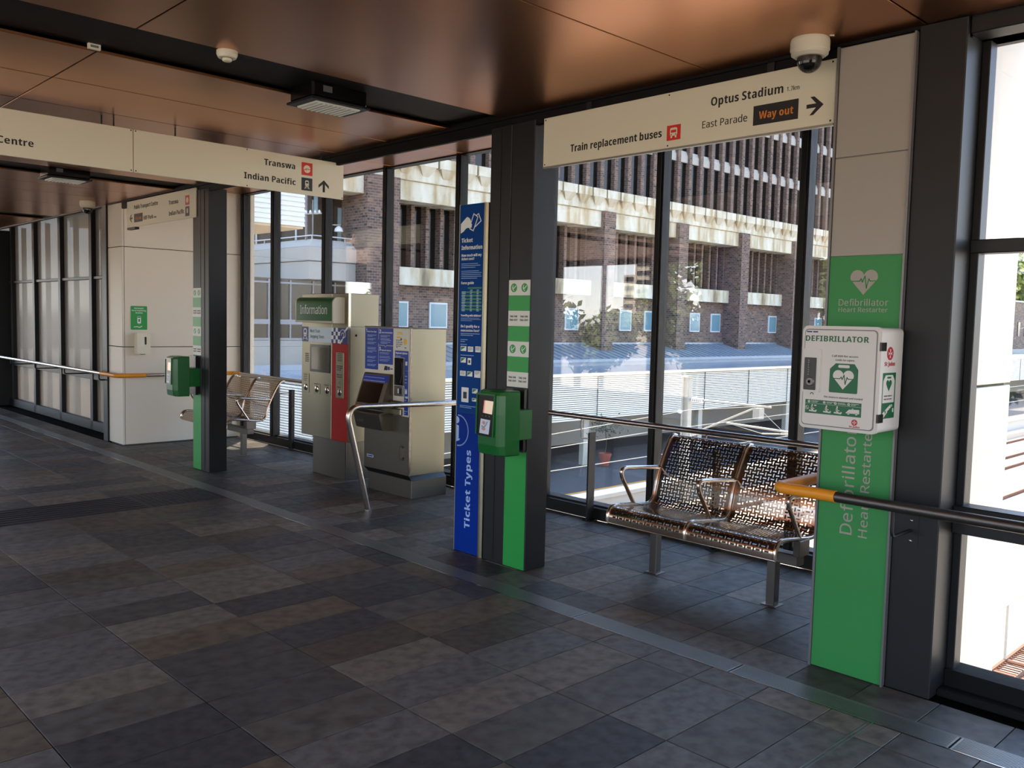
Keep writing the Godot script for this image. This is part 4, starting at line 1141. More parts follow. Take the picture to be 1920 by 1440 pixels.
func perforated(prof: PackedVector2Array, x0: float, x1: float, p: float) -> B:   # sheet steel along a side profile of (z, y), pierced with slots that turn from cell to cell
	var pts := PackedVector2Array()
	for i in prof.size() - 1:
		for k in 6:
			pts.append(prof[i].cubic_interpolate(prof[i + 1], prof[maxi(i - 1, 0)], prof[mini(i + 2, prof.size() - 1)], k / 6.0))
	pts.append(prof[-1])
	var acc := PackedFloat32Array([0.0])
	for i in range(1, pts.size()): acc.append(acc[-1] + pts[i].distance_to(pts[i - 1]))
	var total := acc[-1]
	var at := func(s: float) -> Array:
		s = clampf(s, 0.0, total)
		var i := clampi(acc.bsearch(s), 1, acc.size() - 1)
		var u := (s - acc[i - 1]) / maxf(acc[i] - acc[i - 1], 1e-6)
		var d0 := (pts[mini(i, pts.size() - 1)] - pts[maxi(i - 2, 0)]).normalized()
		var d1 := (pts[mini(i + 1, pts.size() - 1)] - pts[i - 1]).normalized()
		var d := d0.lerp(d1, u).normalized()
		return [pts[i - 1].lerp(pts[i], u), Vector2(-d.y, d.x)]
	var b := B.new()
	var ns := int(total / p)
	var nx := int((x1 - x0) / p)
	var ds := total / ns
	var dx := (x1 - x0) / nx
	var P := func(s: float, x: float, o: float) -> Array:
		var q: Array = at.call(s)
		var nn: Vector2 = -q[1]
		return [Vector3(x, q[0].y + nn.y * o, q[0].x + nn.x * o), Vector3(0, nn.y, nn.x)]
	var quad := func(s0, xa, s1, xb, s2, xc, s3, xd) -> void:
		var a: Array = P.call(s0, xa, 0.0); var c: Array = P.call(s1, xb, 0.0); var d: Array = P.call(s2, xc, 0.0); var e: Array = P.call(s3, xd, 0.0)
		b.tri(a[0], c[0], d[0], a[1], c[1], d[1]); b.tri(a[0], d[0], e[0], a[1], d[1], e[1])
		var t := -0.0022
		b.tri(a[0] + a[1] * t, c[0] + c[1] * t, d[0] + d[1] * t, -a[1], -c[1], -d[1]); b.tri(a[0] + a[1] * t, d[0] + d[1] * t, e[0] + e[1] * t, -a[1], -d[1], -e[1])
	for i in ns:
		for j in nx:
			var s0 := i * ds; var s1 := s0 + ds
			var xa := x0 + j * dx; var xb := xa + dx
			if i < 1 or i > ns - 2 or j == 0 or j == nx - 1:
				quad.call(s0, xa, s0, xb, s1, xb, s1, xa)
				continue
			var hs := ds * (0.17 if (i + j) % 2 == 0 else 0.47)
			var hx := dx * (0.47 if (i + j) % 2 == 0 else 0.17)
			var sm := (s0 + s1) / 2; var xm := (xa + xb) / 2
			quad.call(s0, xa, s0, xb, sm - hs, xm + hx, sm - hs, xm - hx)
			quad.call(s1, xb, s1, xa, sm + hs, xm - hx, sm + hs, xm + hx)
			quad.call(s0, xb, s1, xb, sm + hs, xm + hx, sm - hs, xm + hx)
			quad.call(s1, xa, s0, xa, sm - hs, xm - hx, sm + hs, xm - hx)
	return b

func benches() -> void:
	var prof := pts2([0.297, 0.352, 0.297, 0.395, 0.272, 0.432, 0.222, 0.447, 0.12, 0.440, 0.03, 0.430, -0.07, 0.418, -0.14, 0.420, -0.185, 0.452, -0.208, 0.52, -0.230, 0.60, -0.275, 0.70, -0.325, 0.79, -0.362, 0.845, -0.395, 0.868, -0.43, 0.860])
	var o := thing("bench", "two seat perforated steel bench beside the defibrillator panel at right", "bench", Vector3(1.06, 0, -3.68), "perforated steel benches")
	var side: Array = []
	for q in prof: side.append(Vector3(0, q.y + 0.004, q.x))
	for k in 2:
		var b := perforated(prof, -0.588 + k * 0.6, -0.012 + k * 0.6, 0.0262)
		put(b, "seat_shell", M.perforated_steel, o, "", true)
	for k in 3:
		var x := -0.6 + k * 0.6
		var line := PackedVector3Array()
		var cv := Curve3D.new()
		for i in side.size():
			var tg: Vector3 = (side[mini(i + 1, side.size() - 1)] - side[maxi(i - 1, 0)]) / 6.0
			cv.add_point(side[i] + Vector3(x, 0, 0), -tg, tg)
		cv.bake_interval = 0.03
		var b := B.new(); b.tube(cv.get_baked_points(), 0.0135, 10)
		put(b, "side_frame", M.polished_steel, o, "", true)
		b = B.new()
		b.tube(fillet([Vector3(x, 0.658, -0.255), Vector3(x, 0.70, 0.21), Vector3(x, 0.44, 0.03)], 0.11, 10), 0.0135, 10)
		put(b, "armrest", M.polished_steel, o, "", true)
		b = B.new()
		b.box(x - 0.02, x + 0.02, 0.33, 0.425, -0.06, 0.06, 0.004)
		put(b, "bracket", M.leg_steel, o, "", true)
	var b2 := B.new(); b2.box(-0.60, 0.60, 0.27, 0.335, -0.04, 0.04, 0.004)
	put(b2, "beam", M.leg_steel, o, "", true)
	for s in [-0.43, 0.43]:
		b2 = B.new(); b2.box(s - 0.028, s + 0.028, 0.0, 0.275, -0.028, 0.028, 0.003)
		var l := put(b2, "leg", M.leg_steel, o, "", true)
		b2 = B.new(); b2.box(s - 0.05, s + 0.05, 0.0, 0.006, -0.05, 0.05, 0.002)
		put(b2, "foot_plate", M.leg_steel, l, "", true)
	b2 = B.new(); b2.tube(PackedVector3Array([Vector3(-0.6, 0.347, 0.29), Vector3(0.6, 0.347, 0.29)]), 0.007, 8)
	put(b2, "front_rod", M.polished_steel, o, "", true)
	b2 = B.new(); b2.tube(PackedVector3Array([Vector3(-0.6, 0.862, -0.43), Vector3(0.6, 0.862, -0.43)]), 0.008, 8)
	put(b2, "top_rod", M.polished_steel, o, "", true)
	dup(o, Vector3(-5.85, 0, -3.83), "two seat perforated steel bench against the white wall behind the left pillar", "perforated steel benches")

func rails() -> void:
	var y := 0.868
	var o := thing("handrail", "steel handrail with yellow corner sleeves along the frosted windows and white wall", "handrail", Vector3(-8, 0, -3.0))
	var b := B.new()
	b.tube(fillet([Vector3(-15.9, y, -2.93), Vector3(-6.87, y, -2.93), Vector3(-6.87, y, -4.42), Vector3(-4.25, y, -4.42)], 0.09), 0.0225, 12)
	put(b, "rail", M.rail_steel, o)
	for c in [[Vector3(-7.42, y, -2.93), Vector3(-6.87, y, -2.93), Vector3(-6.87, y, -3.27)], [Vector3(-6.87, y, -4.22), Vector3(-6.87, y, -4.42), Vector3(-6.68, y, -4.42)]]:
		b = B.new(); b.tube(fillet(c, 0.09), 0.0265, 12)
		put(b, "corner_sleeve", M.yellow_sleeve, o, "yellow rubber sleeve")
	for x in [-8.83, -10.16, -11.41]:
		b = B.new(); b.tube(fillet([Vector3(x, y - 0.02, -2.93), Vector3(x, 0.78, -2.93), Vector3(x, 0.78, -3.27)], 0.03), 0.009, 8)
		put(b, "bracket", M.dark_steel, o)
	b = B.new(); b.tube(fillet([Vector3(-7.5, y - 0.02, -2.93), Vector3(-7.5, 0.78, -2.93), Vector3(-7.5, 0.78, -3.1)], 0.03), 0.009, 8)
	put(b, "bracket", M.dark_steel, o)
	bx("post", M.dark_steel, o, -5.60, -5.53, 0, 0.735, -4.56, -4.545 + 0.03, 0.002)
	b = B.new(); b.tube(fillet([Vector3(-5.66, y - 0.02, -4.42), Vector3(-5.66, 0.69, -4.42), Vector3(-5.59, 0.69, -4.52)], 0.02), 0.005, 8)
	put(b, "bracket", M.rail_steel, o)
	o = thing("handrail", "steel handrail on flat posts along the glass behind the right bench", "handrail", Vector3(0, 0, -4.42))
	b = B.new(); b.tube(PackedVector3Array([Vector3(-2.02, y, -4.42), Vector3(2.06, y, -4.42)]), 0.0225, 12)
	put(b, "rail", M.rail_steel, o)
	for x in [-1.85, -0.655, 0.55, 1.75]:
		bx("post", M.dark_steel, o, x - 0.008, x + 0.008, 0, 0.738, -4.54, -4.455, 0.002)
		bx("post_base", M.dark_steel, o, x - 0.04, x + 0.04, 0, 0.01, -4.545, -4.45)
		b = B.new(); b.tube(fillet([Vector3(x - 0.05, y - 0.02, -4.42), Vector3(x - 0.05, 0.69, -4.42), Vector3(x, 0.69, -4.46)], 0.02), 0.006, 8)
		put(b, "bracket", M.rail_steel, o)
	o = thing("barrier_rail", "bent steel tube barrier leaning in front of the ticket machine", "barrier", Vector3(-2.07, 0, -3.26))
	b = B.new(); b.tube(fillet([Vector3(-2.07, 0.0, -3.265), Vector3(-2.07, 0.90, -3.03), Vector3(-2.07, 0.878, -4.40)], 0.15, 10), 0.0245, 14)
	put(b, "tube", M.rail_steel, o)
	b = B.new(); b.lathe([[0.031, 0.0], [0.031, 0.012], [0.024, 0.014]], Transform3D(Basis(), Vector3(-2.07, 0, -3.265)), 18)
	put(b, "foot_collar", M.rail_steel, o)
	o = thing("handrail", "near steel handrail with yellow end in front of the defibrillator panel", "handrail", Vector3(3, 0, -2.82))
	b = B.new(); b.tube(fillet([Vector3(X_END, y + 0.012, -2.80), Vector3(1.975, y + 0.012, -2.80), Vector3(1.975, y + 0.012, -3.5)], 0.05), 0.0245, 14)
	put(b, "rail", M.brushed_rail, o)
	b = B.new(); b.tube(fillet([Vector3(2.27, y + 0.012, -2.80), Vector3(1.975, y + 0.012, -2.80), Vector3(1.975, y + 0.012, -3.45)], 0.05), 0.0275, 14)
	put(b, "corner_sleeve", M.yellow_sleeve, o, "yellow rubber sleeve")
	b = B.new(); b.tube(fillet([Vector3(2.53, y, -2.80), Vector3(2.53, 0.745, -2.80), Vector3(2.53, 0.745, -3.0)], 0.03), 0.008, 8)
	put(b, "bracket", M.dark_steel, o)
	bx("bracket_plate", M.dark_steel, o, 2.50, 2.565, 0.66, 0.83, -3.008, -2.998)

func ecg(cx: float, cy: float, w: float, h: float) -> PackedVector2Array:
	var p := PackedVector2Array()
	for q in [[-0.5, 0.0], [-0.16, 0.0], [-0.1, 0.13], [-0.05, -0.05], [0.04, 0.28], [0.11, -0.4], [0.19, 0.12], [0.24, 0.0], [0.5, 0.0]]: p.append(Vector2(cx + q[0] * w, cy + q[1] * h))
	return p

func defibrillator() -> void:
	var o := thing("defibrillator_sign", "tall green and grey defibrillator panel on the wall end at right", "sign", Vector3(2.27, 0, -3.0))
	bx("backing", M.grey_trim, o, 2.086, 2.448, 0.0, 2.945, -3.02, -2.992, 0.003)
	bx("grey_sheet", M.panel_grey, o, 2.098, 2.438, 2.437, 2.94, -2.992, -2.984, 0.002)
	bx("grey_sheet", M.panel_grey, o, 2.098, 2.438, 1.979, 2.433, -2.992, -2.984, 0.002)
	bx("green_sheet", M.defib_green, o, 2.098, 2.438, 0.004, 1.977, -2.992, -2.983, 0.001)
	bx("edge_strip", M.grey_trim, o, 2.086, 2.097, 0.0, 2.945, -2.994, -2.976)
	bx("edge_strip", M.grey_trim, o, 2.439, 2.448, 0.0, 2.945, -2.994, -2.976)
	var t := Transform3D(Basis(), Vector3(0, 0, -2.983))
	var b := B.new(); b.prism(heart(2.265, 1.798, 0.127, 0.115), t, 0, 0.001); put(b, "heart_symbol", M.panel_grey, o)
	b = B.new(); stroke(b, ecg(2.265, 1.861, 0.124, 0.08), 0.005, t, 0.001, 0.0016); put(b, "heartbeat_line", M.defib_green, o)
	text(o, "Defibrillator", false, M.panel_grey, Vector3(2.150, 1.748, -2.983), 0.233, 0.030)
	text(o, "Heart Restarter", false, M.panel_grey, Vector3(2.150, 1.719, -2.983), 0.232, 0.021)
	text(o, "Defibrillator", false, M.panel_grey, Vector3(2.268, 0.675, -2.983), 0.505, 0.058, Basis(Vector3(0, 0, 1), PI / 2))
	text(o, "Heart Restarter", false, M.panel_grey, Vector3(2.341, 0.672, -2.983), 0.52, 0.042, Basis(Vector3(0, 0, 1), PI / 2))
	# cabinet
	o = thing("defibrillator_cabinet", "white wall mounted defibrillator cabinet with green pictograms and combination lock", "cabinet", Vector3(2.28, 1.18, -2.86))
	t = Transform3D(Basis(), Vector3.ZERO)
	b = B.new(); b.prism(rrect(2.106, 1.190, 2.462, 1.648, 0.022), t, -2.975, -2.775, true); put(b, "body", M.defib_white, o)
	b = B.new(); b.prism(rrect(2.102, 1.187, 2.466, 1.651, 0.026), t, -2.772, -2.745, true)
	b.prism(rrect(2.108, 1.193, 2.460, 1.645, 0.024), t, -2.745, -2.738, true); put(b, "door", M.defib_white, o)
	b = B.new(); b.prism(rrect(2.122, 1.206, 2.447, 1.632, 0.016), t, -2.738, -2.733, true); put(b, "door_panel", M.defib_white, o)
	b = B.new(); b.prism(rrect(2.117, 1.201, 2.452, 1.637, 0.018), t, -2.739, -2.7372, true); put(b, "door_groove", M.grey_trim, o)
	var Z := -2.733
	t = Transform3D(Basis(), Vector3(0, 0, Z))
	text(o, "DEFIBRILLATOR", true, M.deep_green, Vector3(2.124, 1.582, Z), 0.292, 0.025)
	b = B.new(); small_print(b, t, 2.128, 2.188, 1.627, 0.02, 1, 0.006, 0.0006); put(b, "small_print", M.kiosk_blue, o).set_meta("kind", "stuff")
	text(o, "Call 000 for access", false, M.ink, Vector3(2.252, 1.515, Z), 0.120, 0.0085)
	text(o, "code to open", false, M.ink, Vector3(2.269, 1.498, Z), 0.086, 0.0085)
	text(o, "This device is alarmed and tracked", false, M.ink, Vector3(2.222, 1.332, Z), 0.178, 0.0075)
	# combination lock
	b = B.new(); b.prism(rrect(2.120, 1.352, 2.205, 1.546, 0.006), t, 0, 0.014, true)
	var l := put(b, "lock_housing", M.defib_white, o)
	b = B.new(); b.prism(rrect(2.131, 1.362, 2.188, 1.508, 0.004), t, 0.014, 0.017); put(b, "lock_face", M.reader_black, l)
	b = B.new(); b.lathe([[0.0, 0.012], [0.006, 0.012], [0.008, 0.008], [0.017, 0.008], [0.021, 0.0]], Transform3D(Basis(Vector3.RIGHT, PI / 2), Vector3(2.163, 1.40, Z + 0.017)), 18); put(b, "lock_knob", M.grey_trim, l)
	for k in 7:
		b = B.new(); b.prism(oval(2.153, 1.495 - k * 0.0105, 0.0035, 0.0035, 8), t, 0.017, 0.0195); put(b, "lock_button", M.grey_trim, l)
	b = B.new()
	var arc := PackedVector2Array()
	for k in 8: arc.append(Vector2(2.165 + 0.007 * cos(PI * k / 7), 1.342 + 0.007 * sin(PI * k / 7)))
	stroke(b, arc, 0.003, t, 0, 0.0006); put(b, "lock_mark", M.ink, o)
	# green pictogram of the device
	b = B.new(); b.prism(pts2([2.249, 1.357, 2.371, 1.357, 2.375, 1.361, 2.375, 1.462, 2.357, 1.487, 2.272, 1.487, 2.246, 1.462, 2.245, 1.361]), t, 0, 0.0008); put(b, "device_pictogram", M.deep_green, o)
	b = B.new(); b.prism(rrect(2.284, 1.468, 2.336, 1.481, 0.006), t, 0.0008, 0.0014); put(b, "handle_pictogram", M.defib_white, o)
	b = B.new(); b.prism(heart(2.309, 1.373, 0.094, 0.085), t, 0.0008, 0.0014); put(b, "heart_symbol", M.defib_white, o)
	b = B.new(); stroke(b, ecg(2.309, 1.420, 0.092, 0.06), 0.0038, t, 0.0014, 0.0019); put(b, "heartbeat_line", M.deep_green, o)
	bx("green_band", M.deep_green, o, 2.136, 2.397, 1.256, 1.318, Z, Z + 0.0008)
	b = B.new()
	var T := Transform3D(Basis(), Vector3(0, 0, Z + 0.0008))
	b.box(2.136, 2.397, 1.300, 1.3008, Z + 0.0008, Z + 0.0013)
	for k in 4:
		var x: float = [2.154, 2.227, 2.279, 2.340][k]
		small_print(b, T, x + 0.011, x + 0.05, 1.313, 0.005, 2, 0.002, 0.0005)
	# pictograms: phone and kneeling caller, airway, chest compressions, ambulance
	var ph := PackedVector2Array()
	for k in 15: ph.append(Vector2(2.1455 + 0.0085 * cos(TAU * k / 14), 1.281 + 0.0085 * sin(TAU * k / 14)))
	stroke(b, ph, 0.0015, T, 0, 0.0005)
	stroke(b, pts2([2.142, 1.285, 2.145, 1.279, 2.149, 1.277]), 0.003, T, 0, 0.0005)
	for x in [2.170, 2.238, 2.288]:
		b.prism(oval(x, 1.294, 0.0035, 0.0035, 10), T, 0, 0.0005)
		stroke(b, pts2([x, 1.290, x - 0.005, 1.279, x + 0.004, 1.270]), 0.006, T, 0, 0.0005)
		stroke(b, pts2([x - 0.004, 1.284, x + 0.010, 1.277]), 0.003, T, 0, 0.0005)
		stroke(b, pts2([x - 0.012, 1.268, x + 0.018, 1.266]), 0.006, T, 0, 0.0005)
		b.prism(oval(x + 0.019, 1.270, 0.0035, 0.0035, 10), T, 0, 0.0005)
	small_print(b, T, 2.18, 2.19, 1.295, 0.01, 1, 0.005, 0.0005)
	b.prism(pts2([2.328, 1.272, 2.336, 1.280, 2.342, 1.287, 2.388, 1.289, 2.389, 1.270, 2.328, 1.270]), T, 0, 0.0005)
	b.prism(oval(2.340, 1.269, 0.005, 0.005, 10), T, 0, 0.0005); b.prism(oval(2.376, 1.269, 0.005, 0.005, 10), T, 0, 0.0005)
	b.box(2.355, 2.362, 1.289, 1.292, Z + 0.0008, Z + 0.0013)
	put(b, "pictograms", M.defib_white, o).set_meta("kind", "stuff")
	for k in 4:
		var x: float = [2.154, 2.227, 2.279, 2.340][k]
		b = B.new(); b.prism(oval(x, 1.309, 0.006, 0.006, 14), T, 0, 0.0006); put(b, "number_disc", M.defib_white, o)
		text(o, str(k + 1), true, M.deep_green, Vector3(x - 0.002, 1.3055, Z + 0.0014), 0.0, 0.007)
	b = B.new(); b.prism(oval(2.369, 1.232, 0.0135, 0.0135), t, 0, 0.0008); put(b, "round_emblem", M.crimson, o)
	b = B.new()
	for k in 4: b.prism(PackedVector2Array([Vector2(2.369, 1.232), Vector2(2.369, 1.232) + Vector2.from_angle(PI / 2 * k + 0.35) * 0.010, Vector2(2.369, 1.232) + Vector2.from_angle(PI / 2 * k) * 0.007, Vector2(2.369, 1.232) + Vector2.from_angle(PI / 2 * k - 0.35) * 0.010]), t, 0.0008, 0.0013)
	put(b, "emblem_cross", M.defib_white, o)
	text(o, "St John", true, M.crimson, Vector3(2.346, 1.209, Z), 0.047, 0.0085)
	# right side
	var X := 2.462
	bx("hinge", M.reader_black, o, 2.452, 2.469, 1.548, 1.585, -2.79, -2.74)
	bx("hinge", M.reader_black, o, 2.452, 2.469, 1.238, 1.275, -2.79, -2.74)
	var S := Transform3D(WX, Vector3(X, 0, 0))
	b = B.new(); b.prism(oval(2.845, 1.537, 0.032, 0.029), S, 0, 0.0008); put(b, "round_emblem", M.crimson, o)
	b = B.new()
	for k in 4: b.prism(PackedVector2Array([Vector2(2.845, 1.537), Vector2(2.845, 1.537) + Vector2.from_angle(PI / 2 * k + 0.35) * 0.023, Vector2(2.845, 1.537) + Vector2.from_angle(PI / 2 * k) * 0.016, Vector2(2.845, 1.537) + Vector2.from_angle(PI / 2 * k - 0.35) * 0.023]), S, 0.0008, 0.0013)
	put(b, "emblem_cross", M.defib_white, o)
	text(o, "St John", true, M.crimson, Vector3(X, 1.483, -2.793), 0.104, 0.018, WX)
	b = B.new(); b.prism(pts2([2.775, 1.253, 2.915, 1.253, 2.915, 1.453, 2.775, 1.453]), S, 0, 0.0008); put(b, "side_sticker", M.deep_green, o)
	b = B.new(); b.prism(pts2([2.787, 1.322, 2.903, 1.322, 2.903, 1.418, 2.882, 1.443, 2.81, 1.443, 2.787, 1.418]), S, 0.0008, 0.0014)
	stroke(b, pts2([2.79, 1.266, 2.82, 1.283, 2.87, 1.305]), 0.014, S, 0.0008, 0.0014); stroke(b, pts2([2.80, 1.258, 2.84, 1.282]), 0.006, S, 0.0008, 0.0014)
	b.prism(oval(2.885, 1.308, 0.006, 0.006, 10), S, 0.0008, 0.0014); b.prism(rrect(2.893, 1.278, 2.906, 1.296, 0.003), S, 0.0008, 0.0014)
	put(b, "sticker_pictogram", M.defib_white, o)
	b = B.new(); b.prism(heart(2.845, 1.372, 0.055, 0.05), S, 0.0014, 0.0019); b.prism(rrect(2.825, 1.428, 2.865, 1.436, 0.003), S, 0.0014, 0.0019)
	put(b, "sticker_heart", M.deep_green, o)
	b = B.new(); small_print(b, S, 2.80, 2.89, 1.355, 0.014, 2, 0.006, 0.0019); put(b, "sticker_print", M.grey_trim, o).set_meta("kind", "stuff")

func dome_camera(at: Vector3, label: String) -> void:
	var o := thing("dome_camera", label, "security camera", at)
	var t := Transform3D(Basis(), at)
	var b := B.new(); b.lathe([[0.0, 0.0], [0.085, 0.0], [0.088, -0.012], [0.088, -0.052], [0.083, -0.060], [0.083, -0.070], [0.066, -0.082], [0.055, -0.083], [0.0, -0.08]], t, 28); put(b, "housing", M.cream_plastic, o)
	b = B.new()
	var pr := [[0.056, -0.082], [0.056, -0.095]]
	for k in 9: pr.append([0.056 * cos(PI / 2 * k / 8), -0.096 - 0.056 * sin(PI / 2 * k / 8)])
	b.lathe(pr, t, 24); put(b, "dome", M.smoked_dome, o)
	b = B.new(); b.lathe([[0.0, -0.135], [0.022, -0.13], [0.024, -0.11], [0.02, -0.085]], t, 14); put(b, "lens_block", M.reader_black, o)
	b = B.new(); b.lathe([[0.0, 0.01], [0.012, 0.008], [0.014, 0.0]], Transform3D(Basis(Vector3.RIGHT, 1.9), at + Vector3(0, -0.12, 0.025)), 12); put(b, "lens", M.grey_trim, o)
	b = B.new(); b.tube(PackedVector3Array([at + Vector3(0.095, -0.001, 0), at + Vector3(0.115, -0.006, 0)]), 0.004, 8); put(b, "cable_gland", M.cream_plastic, o)

func fittings() -> void:
	dome_camera(Vector3(2.01, 2.97, -2.86), "white dome security camera with smoked bubble above the stadium sign")
	dome_camera(Vector3(-7.3, 2.97, -2.75), "small distant dome security camera near the frosted windows")
	var at := Vector3(-0.235, 2.97, -1.1)
	var o := thing("smoke_detector", "round cream smoke detector on the ceiling beside the black channel", "smoke detector", at)
	var t := Transform3D(Basis(), at)
	var b := B.new(); b.lathe([[0.0, 0.0], [0.052, 0.0], [0.052, -0.018], [0.044, -0.034], [0.028, -0.036]], t, 24); put(b, "base", M.cream_plastic, o)
	b = B.new(); b.lathe([[0.024, -0.034], [0.024, -0.046], [0.02, -0.05], [0.0, -0.05]], t, 20); put(b, "sensing_chamber", M.sign_white, o)
	b = B.new(); b.lathe([[0.030, -0.0365], [0.024, -0.037]], t, 20); put(b, "vent_ring", M.grey_trim, o)
	for k in 2:
		var c := Vector3(-0.605, 2.90, -1.93) if k == 0 else Vector3(-5.15, 2.90, -1.84)
		o = thing("ceiling_lamp", ["black box lamp with prismatic lens hanging in the nearest ceiling channel", "black box lamp in the farther channel under the cross sign"][k], "lamp", c, "black ceiling lamps")
		bx("housing", M.reader_black, o, c.x - 0.13, c.x + 0.13, 2.91, 3.01, c.z - 0.19, c.z + 0.19, 0.012)
		bx("rim", M.dark_steel, o, c.x - 0.145, c.x + 0.145, 2.897, 2.912, c.z - 0.205, c.z + 0.205, 0.005)
		bx("lens", M.lens_clear, o, c.x - 0.11, c.x + 0.11, 2.886, 2.899, c.z - 0.155, c.z + 0.155, 0.006)
		var rb := B.new()
		for i in 9: rb.box(c.x - 0.10, c.x + 0.10, 2.881, 2.887, c.z - 0.14 + i * 0.032, c.z - 0.128 + i * 0.032, 0.003)
		put(rb, "lens_ribs", M.lens_clear, o)
		bx("rating_plate", M.grey_trim, o, c.x + 0.13, c.x + 0.132, 2.95, 2.985, c.z + 0.06, c.z + 0.12)
	o = thing("channel_label", "tiny white number plate on the edge of the black ceiling channel", "label", Vector3(-0.70, 2.97, -0.62))
	bx("plate", M.sign_white, o, -0.745, -0.725, 2.972, 2.999, -0.655, -0.595)
	bx("plate_print", M.grey_trim, o, -0.725, -0.7245, 2.98, 2.992, -0.645, -0.605)
	# hand sanitiser
	o = thing("sanitiser_sign", "green hand sanitising station sign on the white wall", "sign", Vector3(-6.95, 1.42, -3.22))
	var S := Transform3D(WX, Vector3(-6.95, 0, 0))
	b = B.new(); b.prism(rrect(3.114, 1.422, 3.326, 1.724, 0.015), S, 0, 0.004); put(b, "white_border", M.sign_white, o)
	b = B.new(); b.prism(rrect(3.119, 1.427, 3.321, 1.719, 0.012), S, 0.004, 0.0048); put(b, "green_sheet", M.sticker_green, o)
	text(o, "Automatic", true, M.white_print, Vector3(-6.9451, 1.683, -3.162), 0.115, 0.017, WX)
	text(o, "Hand Sanitising", true, M.white_print, Vector3(-6.9451, 1.655, -3.132), 0.176, 0.017, WX)
	text(o, "Station", true, M.white_print, Vector3(-6.9451, 1.627, -3.178), 0.085, 0.017, WX)
	b = B.new(); b.prism(rrect(3.200, 1.505, 3.243, 1.592, 0.005), S, 0.0048, 0.0056); stroke(b, pts2([3.16, 1.462, 3.20, 1.466, 3.225, 1.455, 3.255, 1.472]), 0.009, S, 0.0048, 0.0056); b.prism(oval(3.222, 1.492, 0.003, 0.004, 8), S, 0.0048, 0.0056)
	put(b, "dispenser_symbol", M.white_print, o)
	b = B.new(); b.prism(rrect(3.213, 1.525, 3.23, 1.56, 0.002), S, 0.0056, 0.0062); b.prism(rrect(3.203, 1.575, 3.24, 1.588, 0.002), S, 0.0056, 0.0062); put(b, "dispenser_window", M.deep_green, o)
	o = thing("sanitiser_dispenser", "white wall mounted hand sanitiser dispenser below the green sign", "dispenser", Vector3(-6.95, 1.13, -3.245))
	b = B.new(); b.prism(rrect(3.163, 1.132, 3.327, 1.390, 0.008), S, 0, 0.09, true); put(b, "case", M.sign_white, o)
	b = B.new(); b.prism(rrect(3.254, 1.245, 3.277, 1.343, 0.011), S, 0.09, 0.0915); put(b, "level_window", M.ink, o)
	b = B.new(); b.prism(rrect(3.22, 1.122, 3.27, 1.133, 0.003), S, 0.03, 0.07); put(b, "nozzle", M.grey_trim, o)

func tree(called: String, label: String, at: Vector3, h: float, r: float, m: Material, n: int, group := "") -> void:
	var o := thing(called, label, "tree", at, group)
	var b := B.new()
	b.tube(PackedVector3Array([at, at + Vector3(0.1, h * 0.3, 0.05), at + Vector3(-0.05, h * 0.62, 0.1)]), r * 0.06, 8)
	for k in 4:
		var a := TAU * k / 4 + rng.randf()
		b.tube(PackedVector3Array([at + Vector3(0, h * (0.35 + 0.05 * k), 0), at + Vector3(cos(a) * r * 0.3, h * 0.58, sin(a) * r * 0.3), at + Vector3(cos(a) * r * 0.6, h * 0.75, sin(a) * r * 0.6)]), r * 0.025, 6)
	put(b, "trunk", M.bark, o)
	b = B.new()
	var clumps := []
	for k in 14:
		var d := Vector3(rng.randfn(), rng.randfn() * 0.8, rng.randfn()).normalized()
		clumps.append([at + Vector3(0, h * 0.7, 0) + Vector3(d.x * r * 0.7, d.y * h * 0.22, d.z * r * 0.7), r * rng.randf_range(0.28, 0.45)])
	for k in n:
		var c: Array = clumps[rng.randi() % clumps.size()]
		var d := Vector3(rng.randfn(), rng.randfn(), rng.randfn()).normalized()
		var p: Vector3 = c[0] + d * c[1] * sqrt(rng.randf())
		var u := Vector3(rng.randfn(), rng.randfn(), rng.randfn()).normalized()
		var w := d.cross(u).normalized()
		var s := r * 0.075 * rng.randf_range(0.6, 1.3)
		var nn := (d + Vector3.UP * 0.5).normalized()
		b.tri(p - u * s, p + w * s * 0.5, p + u * s, nn, nn, nn)
		b.tri(p - u * s, p - w * s * 0.5, p + u * s, nn, nn, nn)
	put(b, "foliage", m, o).set_meta("kind", "stuff")

func beam_between(b: B, p: Vector3, q: Vector3, r: float, seg := 8) -> void:
	b.tube(PackedVector3Array([p, q]), r, seg)

const XF := -31.9     # front line of the brick building's concrete bands

